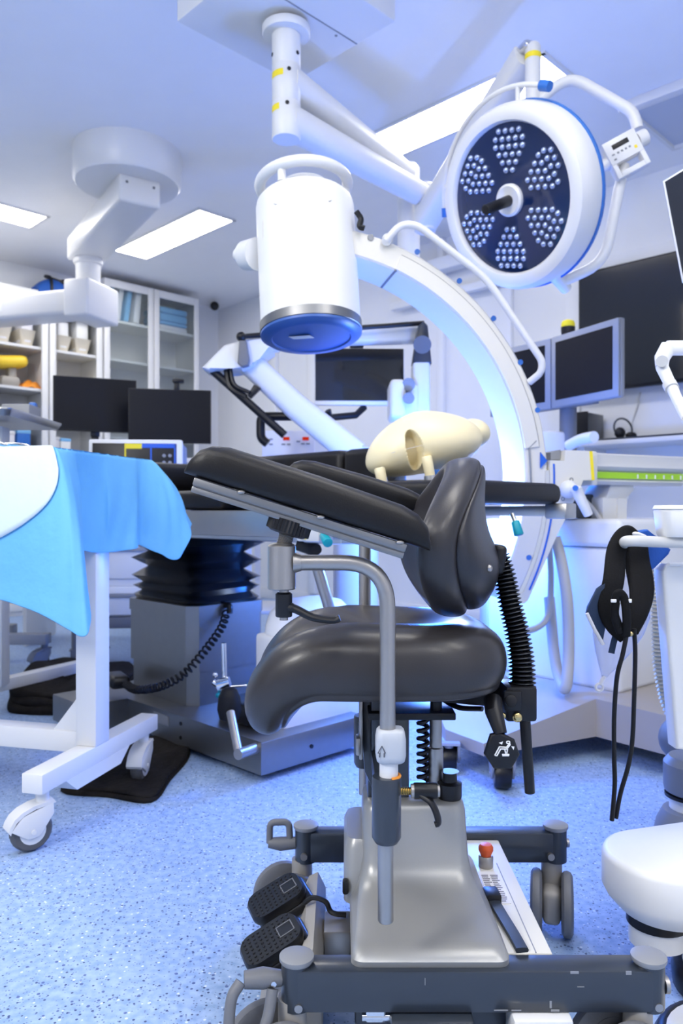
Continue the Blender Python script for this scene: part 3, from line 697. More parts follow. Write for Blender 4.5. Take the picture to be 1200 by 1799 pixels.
# ---------------------------------------------------------------- operating table (lies along the room diagonal)
OT = TM((-.10, 2.60, 0), -45); u_ = lambda x, y, z: OT @ V((x, y, z))
ot = thing('operating_table', 'black-padded operating table on a steel base with black bellows', 'operating table', (-.35, 2.85, 0))
b = MB(OT); b.prism([V((-.79, -.244, .022)), V((.03, -.244, .022)), V((.03, .228, .022)), V((-.79, .228, .022)), V((-.79, .40, .022)), V((-1.06, .40, .022)), V((-1.06, -.42, .022)), V((-.79, -.42, .022))], (0, 0, .105), .004)
part('base', b, DSTEEL, ot)
ft = MB(OT)
for x, y in ((-.05, -.16), (-.05, .16), (-.9, -.34), (-.9, .33)): ft.cyl((x, y, 0), (x, y, .03), .035)
part('foot', ft, GREY, ot)
sc = MB(OT)
for x, z in ((-.42, .1), (-.42, .05)): sc.cyl((x, -.247, z), (x, -.243, z), .007, n=10)
sc.cyl((.028, -.03, .07), (.033, -.03, .07), .007, n=10)
part('screw', sc, BLACK, ot)
part('rating_plate', MB(OT).bx(-.60, -.50, -.2465, -.243, .075, .11), LGREY, ot)
def octo(x0, x1, y0, y1, c, z): return [OT @ V(p) for p in ((x0+c, y0, z), (x1-c, y0, z), (x1, y0+c, z), (x1, y1-c, z), (x1-c, y1, z), (x0+c, y1, z), (x0, y1-c, z), (x0, y0+c, z))]
cx0, cx1, cy0, cy1 = -.95, -.475, -.165, .20
part('column_cover', MB().loft([octo(cx0+.012, cx1-.012, cy0+.012, cy1-.012, .035, .127), octo(cx0+.012, cx1-.012, cy0+.012, cy1-.012, .035, .26)]).loft([octo(cx0+.004, cx1-.004, cy0+.004, cy1-.004, .035, .255), octo(cx0+.004, cx1-.004, cy0+.004, cy1-.004, .035, .46)]).loft([octo(cx0, cx1, cy0, cy1, .035, .455), octo(cx0, cx1, cy0, cy1, .035, .50)]), DSTEEL, ot)
rg = []; zz = .495; k = 0; prof = []
for i, (dz, od) in enumerate(((.0, .0), (.018, .012), (.020, -.012), (.022, .014), (.018, -.015), (.026, .018), (.030, -.03), (.032, .02), (.030, -.03), (.034, .03), (.03, -.01), (.02, -.02))):
    zz += dz; rg.append([V(p) for p in [OT @ V((q.x, q.y, zz+.005*sin(5*q.x+9*q.y+i))) for q in rrect(cx0+.02-od, cx1-.02+od, cy0+.02-od, cy1-.02+od, .06, 0, 5)]])
fine = []
for j in range(len(rg)-1):
    for q in range(4):
        t = q/4; t = t*t*(3-2*t); fine.append([a.lerp(c, t) for a, c in zip(rg[j], rg[j+1])])
fine.append(rg[-1])
part('bellows', MB().loft(fine), GLOSSB, ot)
part('top_frame', MB(OT).bx(-1.10, .34, -.20, .20, .755, .81, .01), STEEL, ot)
for sy in (-1, 1):
    part('side_rail', MB(OT).bx(-1.06, .30, sy*.245-.012, sy*.245+.012, .772, .855, .004), SATIN, ot)
    part('end_rail', MB(OT).bx(.38, .80, sy*.235-.012, sy*.235+.012, .838, .868, .003), STEEL, ot)
bl = MB(OT)
for x in (-.98, -.86, -.55): bl.cyl((x, -.262, .832), (x, -.255, .832), .009, n=12)
part('bolt', bl, CHROME, ot)
part('rail_clamp', MB(OT).bx(.24, .335, -.285, -.225, .765, .825, .006), PALE, ot)
part('clamp_mark', MB(OT).bx(.262, .285, -.288, -.284, .772, .80), YELL, ot)
for sy in (-1, 1):
    c = part('end_bracket', MB(OT).bx(.76, .83, sy*.235-.03, sy*.235+.03, .83, .875, .006), STEEL, ot)
lv = part('release_lever', MB().cyl(P(900, 904, 2.02), P(907, 922, 2.0), .006), STEEL, ot)
part('lever_grip', MB().cyl(P(905, 916, 2.0), P(912, 941, 1.99), .011, .013, 14, .003), TEAL, lv)
lv = part('release_lever', MB().cyl(u_(.33, -.27, .79), u_(.37, -.29, .78), .006), STEEL, ot)
part('lever_grip', MB().cyl(u_(.355, -.285, .785), u_(.40, -.31, .765), .012, .014, 14, .003), TEAL, lv)
def pad(x0, x1, y0, y1, z0, z1, name='mattress_pad', bev=.025): return part(name, MB(OT).bx(x0, x1, y0, y1, z0, z1, bev, 4), LEATH2, ot)
pad(-1.10, -.66, -.26, .26, .858, .925); pad(-.655, -.16, -.26, .26, .858, .925); pad(-.155, .80, -.245, .245, .872, .932)
pad(-1.14, -.13, .265, .37, .84, 1.085, 'side_cushion', .03)
pad(-.125, .12, .265, .37, .84, 1.085, 'side_cushion', .03)
pad(-1.16, -.84, -.26, .255, .93, 1.055, 'head_cushion', .04)
part('cushion_bracket', MB(OT).bx(-1.0, .05, .255, .27, .80, .84), STEEL, ot)
# steel post held by a rail clamp
pc = part('post_clamp', MB().box(P(541, 962, 2.36), (.075, .05, .04), (0, 20, 0), .008).cyl(P(556, 966, 2.32), P(556, 966, 2.37), .016), BLACK, ot)
part('post', MB().cyl(P(548, 965, 2.36), P(580, 1074, 2.36), .0175, .0175, 20, .003), SATIN, pc)
part('clamp_arm', MB().box(P(545, 945, 2.38), (.035, .03, .06), None, .006), STEEL, pc)
# crank and pedal gear on the base
cr = part('brake_gear', MB(OT).bx(-.30, -.08, -.17, -.02, .127, .20, .012), BLACK, ot)
part('crank_knob', MB().loft([sring(P(403+q*.0, 1236, 2.50)+V((0, 0, z)), (1, 0, 0), (0, 1, 0), r, r*.8, 20) for q, (z, r) in enumerate(((-.055, .022), (-.05, .032), (-.02, .040), (.02, .036), (.045, .024), (.052, .012)))]), RUBBER, cr)
part('crank_rod', MB().cyl(P(405, 1252, 2.46), P(419, 1322, 2.36), .014, .014, 16), SATIN, cr)
part('crank_tube', MB().cyl(P(418, 1326, 2.345), P(452, 1314, 2.43), .017, .017, 18), SATIN, cr)
part('upright_rod', MB().cyl(P(393, 1130, 2.58), P(395, 1215, 2.58), .009, .009, 14), CHROME, cr)
part('rod_clamp', MB().cyl(P(382, 1205, 2.56), P(404, 1200, 2.56), .022).cyl(P(374, 1198, 2.56), P(386, 1206, 2.56), .010).ball(P(378, 1186, 2.56), .009), CHROME, cr)
tl = part('brake_lever', MB().cyl(P(405, 1207, 2.55), P(438, 1204, 2.55), .004), CHROME, cr)
part('lever_grip', MB().ball(P(442, 1203, 2.55), (.016, .011, .010)).ball(P(384, 1222, 2.55), .010), TEAL, tl)
# wired hand control lying on the base
hp = P(205, 1195, 3.02)
hcn = thing('hand_control', 'black hand control on a coiled cable beside the steel table column', 'hand control', hp)
st, en = P(398, 1075, 2.92), P(222, 1203, 2.93)
mid = [st, P(388, 1105, 2.85), P(355, 1150, 2.75), P(322, 1185, 2.70), P(280, 1207, 2.72), P(240, 1212, 2.82), en]
pa = spl(mid, 60); pts = []; Ls = 0; u = None; ph = 0
for i, p in enumerate(pa):
    d = (pa[min(i+1, len(pa)-1)]-pa[max(i-1, 0)]).normalized()
    if u is None: u = basis(d)[0]
    u = (u-d*u.dot(d)).normalized(); v = d.cross(u); seg = (p-pa[i-1]).length if i else 0
    q = i/len(pa); ph += seg*2*pi/(.026-.012*q)
    for _ in (0,): pts.append(p+u*.013*cos(ph)+v*.013*sin(ph))
part('coiled_cable', MB().tube(pts, .0042, 6), RUBBER, hcn)
part('plug', MB().tube(spl([P(385, 1066, 2.95), P(402, 1064, 2.92), P(404, 1078, 2.91)]), .012, 10).box(P(384, 1064, 2.97), (.05, .05, .03), None, .006), BLACK, hcn)
part('handset', MB().box(hp+V((0, .0, 0)), (.08, .14, .05), (0, 0, 30), .02, 3), BLACK, hcn)

# ---------------------------------------------------------------- cream phantom on the table
ph = thing('anatomical_phantom', 'cream plastic phantom with oval opening and two pegs on the black table', 'phantom', u_(.42, 0, .93))
pc = P(745, 783, 2.27); ex = V((.985, .13, .03)).normalized(); ey = V((-.13, .985, 0)).normalized(); ez = V((0, 0, 1))
def phs(a, b):
    th = pi*(a-.5); la = 2*pi*b
    x = sin(th); rr = cos(th)
    hx = .174; prof = (1-abs(x)**2.4)**.5 if abs(x) < 1 else 0
    s = x
    wz = (.094*(1-.10*s) if s > -.2 else .094*1.02); wy = .12
    topz = 1.0+.08*math.exp(-((s+.05)/.4)**2); cyy = cos(la); czz = sin(la)
    z = czz*prof*wz*(topz if czz > 0 else .88); y = cyy*prof*wy
    p = pc+ex*(x*hx)+ey*y+ez*(z+.014*s-(.030 if s < 0 else 0)*s*s)
    # oval opening pushed inwards on the viewer's side
    px = (x*hx+.052+.22*(z+.02)); pz = z+.012; m = (px/.019)**2+((pz)/.05)**2
    if cyy < 0 and m < 1.6:
        k = min(1, max(0, (1.5-m)/.8)); p += ey*.05*k*k*(3-2*k)
    return p
part('shell', MB().grid(phs, 170, 260), PHAN, ph, ang=60)
part('rear_lobe', MB().ball(pc+ex*.155+ez*.035+ey*.03, (.055, .07, .045), 24, 16), PHAN, ph)
for px, py0, py1 in ((669, 822, 852), (752, 802, 838)):
    part('peg', MB().cyl(P(px-3, py0, 2.16), P(px+4, py1, 2.16), .0155, .0145, 20, .005), PHAN, ph)
part('peg_cap', MB().cyl(P(756, 836, 2.16), P(757, 846, 2.16), .018, .018, 20), STEEL, ph)
lab = MB(); 
def onshell(px, py):
    # nearest shell point along the view ray
    best = None
    for i in range(10, 100):
        for j in range(70, 141):
            q = phs(i/110, (j if j < 140 else 139.9)/140)
            if q.y > pc.y: continue
            X = 600+F*q.x/q.y; Y = 900-F*(q.z-CZ)/q.y; e = (X-px)**2+(Y-py)**2
            if best is None or e < best[0]: best = (e, q)
    return best[1]
c4 = [onshell(*q) for q in ((681, 774), (734, 762), (733, 740), (679, 755))]
def lq(a, b): return (c4[0]*(1-a)+c4[1]*a)*(1-b)+(c4[3]*(1-a)+c4[2]*a)*b
nl = (c4[1]-c4[0]).cross(c4[3]-c4[0]).normalized(); nl = nl if nl.y < 0 else -nl
part('sticker', MB().prism([lq(0, 0)+nl*.004, lq(1, 0)+nl*.004, lq(1, 1)+nl*.004, lq(0, 1)+nl*.004], nl*.001), mat('lilac_paper', (.55, .50, .52), .6), ph)
ln = MB()
for i in range(5):
    b0 = .16+.16*i; ln.prism([lq(.08, b0)+nl*.0052, lq(.62+.08*(i % 3), b0)+nl*.0052, lq(.62+.08*(i % 3), b0+.05)+nl*.0052, lq(.08, b0+.05)+nl*.0052], nl*.0004)
part('sticker_lines', ln, LGREY, ph)
part('base_plate', MB(OT).box((.45, .0, .937), (.20, .13, .010), None, .003), STEEL, ph)
part('base_block', MB().box(P(772, 832, 2.2), (.04, .05, .02), None, .003), BLUEP, ph)

# ---------------------------------------------------------------- C-arm
ca = thing('c_arm', 'large white C-arm X-ray machine with cylinder head over the table', 'c-arm', (.9, 2.9, 0))
FI = 11; C0 = P(549, 838, 2.55); en_ = V((-sin(R(FI)), cos(R(FI)), 0)); ee = V((cos(R(FI)), sin(R(FI)), 0)); ez = V((0, 0, 1))
RO, RI, DP = .840, .756, .20
def cp_(r, a, d=0): return C0+ee*(r*cos(R(a)))+ez*(r*sin(R(a)))+en_*d
def onpl(px, py, d=0):
    dr = V(((px-600)/F, 1, (900-py)/F)); o = V((0, 0, CZ)); q = C0+en_*d
    return o+dr*((q-o).dot(en_)/dr.dot(en_))
A0, A1 = -30, 100
ring = MB(); ring.loft([[cp_(r, a, d) for r, d in ((RI, .006), (RI+.006, 0), (RO-.006, 0), (RO, .006), (RO, DP), (RI, DP))] for a in [A0+(A1-A0)*i/90 for i in range(91)]])
part('arc', ring, CREAM, ca)
def arcstrip(r0, r1, a0, a1, d0, d1, n=60):
    mb = MB(); mb.loft([[cp_(r, a, d) for r, d in ((r0, d0), (r1, d0), (r1, d1), (r0, d1))] for a in [a0+(a1-a0)*i/n for i in range(n+1)]]); return mb
part('raised_band', arcstrip(RI+.004, RO-.028, 8, 68, -.006, .002), CREAM, ca)
part('groove', arcstrip(RO-.029, RO-.025, 8, 68, -.003, .003), GREY, ca)
part('chrome_edge', arcstrip(RO-.012, RO+.002, -30, 2, -.008, .004), CHROME, ca)
def strip_line(pp, wd, d=-.004):
    return MB().tube([onpl(a, b, d) for a, b in pp], wd, 8)
part('panel_groove', strip_line(((942, 775), (930, 787), (934, 858), (957, 880)), .003), LGREY, ca)
part('inner_joint', MB().prism([cp_(RI-.001, 68.2, .0), cp_(RI-.001, 67.6, 0), cp_(RI+.004, 67.6, 0), cp_(RI+.004, 68.2, 0)], en_*DP), GREY, ca)
part('blue_triangle', MB().prism([onpl(950, 795, -.008), onpl(962, 810, -.008), onpl(950, 823, -.008)], en_*.006), BLUE, ca)
rv = MB()
for px, py in ((733, 443), (807, 494), (867, 560), (914, 637), (944, 721), (951, 897), (929, 980)):
    q = onpl(px, py); rv.cyl(q-en_*.003, q+en_*.002, .0095, n=14)
part('blue_plug', rv, BLUEP, ca)
part('round_cap', MB().cyl(onpl(651, 418)-en_*.004, onpl(651, 418)+en_*.002, .011, n=16), LGREY, ca)
part('arc_handle', MB().tube(fillet([onpl(679, 423, -.02), onpl(704, 394, -.05), onpl(735, 397, -.05), onpl(855, 490, -.05), onpl(953, 635, -.05), onpl(951, 655, -.04), onpl(930, 672, -.0)], .06), .0125, 12), WHITE, ca)
part('handle_socket', MB().cyl(onpl(679, 424, -.022), onpl(681, 421, .003), .016, .02, 16), WHITE, ca)
# image intensifier
top = V((-.128, 2.66, 1.93)); bot = V((-.104, 2.60, 1.485)); ax = (bot-top).normalized(); LI = (bot-top).length; RI2 = .169
part('intensifier_body', MB().lathe([(.02, 0), (.12, 0), (.155, .006), (RI2-.004, .018), (RI2, .035), (RI2, LI)], top, ax, 56), WHITE2, ca)
part('steel_band', MB().lathe([(RI2+.001, LI-.002), (RI2+.004, LI), (RI2+.004, LI+.03), (RI2, LI+.032)], top, ax, 56), DSTEEL, ca)
part('receptor_cover', MB().lathe([(RI2-.002, LI+.030), (RI2+.002, LI+.032), (RI2+.002, LI+.040), (RI2-.012, LI+.050), (RI2-.035, LI+.052), (RI2-.038, LI+.047), (RI2-.046, LI+.047), (.002, LI+.050)], top, ax, 56), mat('blue_glow_cover', (.05, .13, .42), .35), ca)  # the blue light from below is put into this base colour
cu, cv_, _ = basis(ax)
sk = MB()
tl_ = top+ax*(LI+.0505)
ux_ = V((1, 0, 0)); uy_ = (V((0, -1, 0))-ax*ax.y*-1).normalized()
for q in (tl_+V((-.075, -.03, 0)),): sk.prism([q, q+V((.07, -.02, 0)), q+V((.085, .015, .0)), q+V((.015, .035, .0))], ax*.0015)
part('sticker', sk, PAPER, ca)
part('top_ring', MB().torus(top-ax*.052, ax, .152, .019, 48, 12), LGREY if False else WHITE, ca)
part('top_cap', MB().lathe([(.03, -.055), (.085, -.05), (.10, -.03), (.10, .0)], top, ax), WHITE2, ca)
rp_ = MB()
for a in (20, 140, 260):
    q = top+(cu*cos(R(a))+cv_*sin(R(a)))*.145; rp_.tube([q-ax*.055, q+ax*.004], .014, 10)
part('ring_post', rp_, WHITE, ca)
sc = MB()
for px, py in ((484, 363), (578, 357)):
    best = min(((top+ax*.085+(cu*cos(R(a))+cv_*sin(R(a)))*RI2) for a in range(0, 360, 2)), key=lambda q: abs(600+F*q.x/q.y-px)+(1e3 if q.y > top.y-.02 else 0))
    sc.cyl(best-V((0, .004, 0)), best+V((0, .006, 0)), .008, n=14)
part('screw', sc, CREAM, ca)
part('intensifier_mount', MB().box(cp_(.80, 96, .10)+V((0, 0, -.02)), (.16, .16, .16), (0, 0, FI), .01), CREAM, ca)
part('cable_hook', MB().tube(spl([onpl(626, 372, -.02), onpl(634, 385, -.02), onpl(632, 398, -.02), onpl(640, 402, -.02)]), .010, 8), BLACK, ca)
part('side_plug', MB().cyl(P(452, 447, 2.62), P(432, 450, 2.66), .055, .05, 20).cyl(P(432, 450, 2.66), P(416, 448, 2.68), .022, n=14), WHITE, ca)
part('side_plug_mark', MB().cyl(P(424, 442, 2.64), P(424, 442, 2.65), .006, n=10), YELL, ca)
# carrier that holds the arc
cpoly = [onpl(a, b, -.012) for a, b in ((967, 809), (992, 810), (994, 791), (1038, 793), (1042, 844), (1025, 844), (1016, 866), (977, 945), (928, 1055), (921, 1061), (908, 1060), (900, 1046))]+[cp_(RO+.003, a, -.012) for a in range(-28, 3, 3)]
part('carrier', MB().prism(cpoly, en_*.24), CREAM, ca)
part('blue_line', arcstrip(RO+.014, RO+.020, -27, 3.5, -.015, -.010), BLUE, ca)
part('yellow_line', MB().prism([onpl(1036, 793, -.014), onpl(1041, 793, -.014), onpl(1045, 844, -.014), onpl(1040, 844, -.014)], en_*.23), YELL, ca)
bs = MB()
for px, py in ((1004, 843), (989, 877)): bs.torus(onpl(px, py, -.013), en_, .006, .0015, 14, 6)
part('bolt', bs, LGREY, ca)
lv = part('brake_lever', MB().ball(onpl(999, 860, -.03), .032).tube([onpl(1005, 858, -.06), onpl(1012, 860, -.07), onpl(1034, 905, -.06)], [.018, .02, .016], 14), WHITE, ca)
part('lever_button', MB().cyl(onpl(1011, 858, -.10), onpl(1011, 858, -.06), .010, n=14), BLUEP, lv)
part('upper_block', MB().prism([onpl(968, 795, .02), onpl(985, 790, .02), onpl(985, 808, .02), onpl(968, 808, .02)], en_*.15), LGREY, ca)
# horizontal carriage
q0 = onpl(1042, 820, 0); q0 = V((q0.x, q0.y+.02, 0)); q1 = V((1.33, 2.97, 0)); CM = TM((q0.x, q0.y, 0), yaw_of(q0, q1)); LC = (q1-q0).length
cs = [(0, 0, 1.058), (0, .012, 1.064), (0, .17, 1.064), (0, .17, .950), (0, .02, .950), (0, .006, .962), (0, .014, .972), (0, .014, .998), (0, .0, 1.006), (0, -.008, 1.015), (0, 0, 1.028)]
part('carriage', MB(CM).loft([[V((x, y, z)) for _, y, z in cs] for x in (0, .02, LC)]), PALE, ca)
part('carriage_collar', MB(CM).bx(-.004, .022, -.010, .175, .945, 1.068, .006), CREAM, ca)
gs = part('green_scale', MB(CM).bx(.03, LC-.006, .006, .016, .973, .996), GREEN, ca)
tk = MB(CM)
for i in range(6): tk.bx(.23+.045*i, .236+.045*i, .004, .0065, .975, .99)
part('scale_mark', tk, WINK, gs)
part('support_arm', MB(CM).prism([V((.13, .03, .955)), V((.24, .03, .955)), V((.24, .03, .93)), V((.20, .03, .90)), V((.10, .03, .90)), V((.115, .03, .93))], (0, .12, 0), .004), PALE, ca)
part('lift_column', MB(CM).bx(.085, .205, .03, .17, .82, .905, .008).bx(.15, .195, .022, .032, .825, .90), PALE, ca)
# cart body
BM = TM((1.12, 3.10, 0), 40)
part('cart_body', MB(BM).bx(-.34, .55, -.20, .40, .20, .72, .02, 3), WHITE, ca)
part('cart_top', MB(BM).bx(-.35, .56, -.21, .41, .722, .825, .02, 3), WHITE, ca)
part('socket_panel', MB(BM).bx(-.1, .2, -.205, -.199, .26, .40, .004), WHITE2, ca)
dd = MB(BM)
for x, z in ((-.02, .36), (-.02, .33), (.02, .36), (.02, .33)): dd.cyl((x, -.208, z), (x, -.204, z), .007, n=10)
part('socket', dd, BLACK, ca)
kp = fl(1047, 1297, .07); kl = fl(850, 1343, .05); kb = fl(770, 1287, .07); kr = fl(1183, 1333, .07)
poly = [kp, kl, kl+V((-.10, .16, 0)), kb, V((.55, 3.05, .07)), V((.75, 3.55, .07)), V((1.7, 3.4, .07)), kr+V((.25, -.12, 0)), kr]
poly = [V((p.x, p.y, .075)) for p in poly]
bm3 = MB(); a = bm3.vv(poly); tops = [.205, .115, .115, .14, .205, .205, .205, .20, .20]
bb = bm3.vv([V((p.x, p.y, z)) for p, z in zip(poly, tops)]); bm3.bm.faces.new(a)
f = bm3.bm.faces.new(bb); 
for j in range(len(a)): bm3.bm.faces.new((a[j], a[(j+1) % len(a)], bb[(j+1) % len(a)], bb[j]))
bmesh.ops.triangulate(bm3.bm, faces=[f])
part('base_skirt', bm3, BEIGE, ca, ang=25)
for p, yw in ((fl(886, 1392), 265), (fl(790, 1362), 265), (V((1.52, 3.2, 0)), 200), (V((.85, 3.4, 0)), 200)):
    caster(ca, (p.x, p.y+.03), .045, yw, .05, .10, LGREY, BLACK)
# canister and clamps on the cart top
cn = thing('suction_canister', 'clear and white suction canister on the C-arm cart under the green scale', 'canister', P(1080, 912, 2.95))
c = P(1078, 905, 2.95); c = V((c.x, c.y, .826))
part('jar', MB().lathe([(.03, 0), (.045, .004), (.05, .07), (.048, .075)], c), FILM, cn); part('lid', MB().lathe([(.052, .075), (.054, .08), (.054, .115), (.048, .122)], c), WHITE2, cn)
part('spout', MB().tube(spl([c+V((-.03, 0, .12)), c+V((-.05, 0, .135)), c+V((-.065, -.01, .16))]), .008, 8), WHITE2, cn)
bx_ = P(1014, 905, 2.9)
solo('power_supply', MB().box((bx_.x, bx_.y, .872), (.09, .08, .09), (0, 0, 25), .006), NAVY, 'small dark box on the C-arm cart beside the white brake lever', 'box', (bx_.x, bx_.y, .826))
# hoses hanging at the cart
h1 = [P(975, 945, 2.78), P(986, 985, 2.76), P(997, 1060, 2.72), P(999, 1150, 2.70), P(994, 1208, 2.68), P(984, 1195, 2.74), P(974, 1150, 2.80), P(965, 1050, 2.86)]
solo('thick_hose', MB().tube(spl(h1), .020, 12), HOSEG, 'thick grey-beige hose hanging in a loop from the C-arm carrier', 'hose', h1[4])
h2 = [P(965, 960, 2.84), P(968, 1020, 2.84), P(962, 1085, 2.8), P(930, 1108, 2.7), P(905, 1095, 2.66), P(880, 1060, 2.62)]
solo('blue_lit_cable', MB().tube(spl(h2), .011, 10), HOSEG, 'thin grey cable curving from the C-arm carrier towards the black gooseneck', 'cable', h2[3])
h3 = [P(1028, 880, 2.85), P(1046, 900, 2.84), P(1068, 935, 2.80), P(1085, 965, 2.78), P(1110, 1000, 2.8)]
solo('grey_tube', MB().tube(spl(h3), .009, 8), HOSEG, 'thin grey tube running down beside the suction canister', 'tube', h3[2])
# blue rear support column of the C-arm
part('rear_column', MB().bx(.62, .80, 3.30, 3.46, .20, .82, .02), PALE, ca)

# white floor unit behind the seat
wu = thing('white_floor_unit', 'white floor-standing unit with domed top behind the seat', 'medical unit', (-.05, 2.8, 0))
WM = TM((-.190, 2.56, 0), 45)
part('body', MB(WM).bx(0, .38, .0, .16, .03, .43, .015, 3), WHITE2, wu)
part('dome', MB(WM).loft([[V((.19+x*k, .08+y*k, z)) for x, y, _ in rrect(-.185, .185, -.075, .075, .07)] for k, z in ((1, .428), (.98, .46), (.90, .50), (.72, .53), (.4, .545), (.02, .55))]), WHITE2, wu)
part('plinth', MB(WM).bx(.02, .36, .02, .14, 0, .035), GREY, wu)
# ---------------------------------------------------------------- surgeon's chair
ch = thing('surgeon_chair', 'charcoal leather surgeon chair with armrests on a wheeled dark frame', 'chair', (.19, 1.34, 0))
XL, XR = -.066, .452
def beam(y0, y1, zt, xl, xr, r):
    yc = (y0+y1)/2
    b = part('cross_beam', MB().bx(xl, xr, y0, y1, zt-.060, zt, .003), NAVY, ch)
    for x in (xl, xr):
        p = part('corner_post', MB().lathe([(r, zt-.062), (r, zt+.003)], (x, yc, 0)), NAVY, b)
        part('post_cap', MB().lathe([(r+.001, zt+.003), (r+.003, zt+.006), (r+.003, zt+.011), (r-.004, zt+.014)], (x, yc, 0)), LGREY, b)
    return b
b1 = beam(1.108, 1.153, .187, XL, XR, .0225)
sc = MB()
for x, z, y in ((XL+.004, .134, 1.106), (XR+.006, .135, 1.107)): sc.cyl((x, y, z), (x, y+.012, z), .006, n=12)
sc.cyl((XR+.022, 1.13, .155), (XR+.028, 1.13, .155), .012, n=14)
part('screw', sc, SATIN, b1)
ck = MB()
for x, z, a, c in ((.33, .1845, .012, .003), (.30, .135, .003, .010), (.302, .130, .012, .003), (.22, .131, .02, .0015), (.245, .131, .014, .0015), (.41, .183, .008, .005), (.34, .165, .010, .001), (.12, .168, .001, .01)): ck.bx(x, x+a, 1.1072, 1.1085, z, z+c)
part('chipped_paint', ck, LGREY, b1)
b2 = beam(1.56, 1.60, .197, -.073, .440, .0225)
sc = MB()
for x in (-.076, .424): sc.cyl((x, 1.552, .152), (x, 1.565, .152), .007, n=12)
sc.cyl((.462, 1.58, .17), (.467, 1.58, .17), .009, n=12)
part('screw', sc, SATIN, b2)
# D handles
part('d_handle', MB().tube([V((-.088, 1.13, .165)), V((-.115, 1.125, .168)), V((-.142, 1.12, .168))], [.011, .015, .012], 14).tube(spl([V((-.146, 1.115, .168)), V((-.158, 1.105, .150)), V((-.160, 1.095, .112)), V((-.150, 1.09, .104)), V((-.118, 1.09, .106)), V((-.106, 1.10, .125)), V((-.100, 1.115, .158))], 6), .0085, 10), GREY, ch)
part('d_handle', MB().tube([V((-.094, 1.58, .170)), V((-.125, 1.58, .168)), V((-.150, 1.58, .170))], [.012, .014, .010], 12).tube(fillet([V((-.148, 1.58, .170)), V((-.147, 1.58, .212)), V((-.108, 1.58, .213)), V((-.106, 1.58, .176))], .012), .007, 10), GREY, ch)
part('handle_screw', MB().cyl((-.098, 1.112, .166), (-.098, 1.118, .166), .004, n=10), CHROME, ch)
for x, y, yw in ((XL-.01, 1.13, 25), (XR-.02, 1.13, 15), (-.085, 1.58, 20), (.432, 1.58, 75)):
    caster(ch, (x-.03*cos(R(yw)), y-.03*sin(R(yw))), .062, yw, .040, .137, TAUPE, GREY, True, GREY)
# body between the beams
part('chassis', MB().bx(.02, .25, 1.154, 1.555, .075, .186, .006), NAVY, ch)
part('underbox', MB().bx(.07, .19, 1.09, 1.15, .05, .125, .006), NAVY, ch)
part('hinge_bolt', MB().bx(.035, .065, 1.115, 1.13, .108, .126, .003).cyl((.03, 1.12, .115), (.07, 1.12, .115), .006), CHROME, ch)
pn = part('side_panel', MB().bx(.244, .318, 1.155, 1.556, .150, .187, .004), CREAM, ch)
part('panel_seam', MB().bx(.292, .2935, 1.156, 1.45, .1865, .1875), LGREY, pn)
part('lower_panel', MB().bx(.245, .33, 1.09, 1.15, .06, .127, .004), WHITE, ch)
lt = part('latch', MB().bx(.228, .268, 1.082, 1.09, .075, .124, .004), CHROME, ch)
part('latch_strap', MB().bx(.232, .247, 1.078, 1.084, .10, .122, .003).bx(.249, .264, 1.078, 1.084, .10, .122, .003), BLACK, lt)
sb = part('stop_button_base', MB().lathe([(.0125, .186), (.0135, .188), (.0135, .206), (.012, .208)], (.270, 1.437, 0)), SATIN, pn)
part('stop_button', MB().lathe([(.009, .207), (.011, .212), (.0135, .218), (.0135, .224), (.010, .229), (.002, .230)], (.270, 1.437, 0)), RED, ch)
lb = part('label_plate', MB().bx(.252, .287, 1.30, 1.415, .1868, .1882), PAPER, pn)
ln = MB()
random.seed(3)
for c0, c1 in ((.2545, .269), (.2705, .285)):
    for i in range(15):
        y = 1.306+.0066*i; ln.bx(c0, c0+(c1-c0)*random.uniform(.6, 1), y, y+.0022, .1881, .1886)
part('label_print', ln, INK, lb)
part('strap_plug', MB().box((.256, 1.308, .196), (.026, .035, .02), (0, 0, 4), .004), BLACK, ch)
part('strap', MB().tube(spl([V((.256, 1.30, .194)), V((.262, 1.25, .192)), V((.268, 1.20, .191)), V((.272, 1.157, .190))]), .0105, 8, e=4, rb=.4), NAVY, ch)
# column cover
cc = MB(); rings = []
for z, x0, x1, y0, y1, r in ((.180, .014, .247, 1.120, 1.46, .015), (.196, .014, .247, 1.116, 1.46, .018), (.203, .018, .243, 1.122, 1.458, .02), (.209, .0215, .238, 1.150, 1.455, .03), (.217, .025, .232, 1.200, 1.45, .035), (.227, .0285, .2265, 1.245, 1.445, .035), (.242, .032, .2205, 1.275, 1.44, .03), (.262, .034, .2165, 1.288, 1.435, .026), (.30, .036, .2145, 1.296, 1.432, .024), (.338, .0375, .213, 1.303, 1.428, .022), (.349, .040, .2105, 1.307, 1.424, .022), (.354, .046, .204, 1.314, 1.418, .02)):
    rings.append(rrect(x0, x1, y0, y1, r, z, 6))
def bow(p):   # the lower front edge bows up a little in the middle
    return p
cc.loft(rings); part('column_cover', cc, SILV, ch, ang=50)
part('cover_side', MB().loft([rrect(.004, .06, 1.30, 1.47, .02, .186), rrect(.005, .06, 1.305, 1.47, .02, .275), rrect(.010, .06, 1.315, 1.46, .02, .29)]), SILV, ch)
part('cover_slot', MB().bx(.0015, .012, 1.296, 1.312, .203, .227, .004), BLACK, ch)
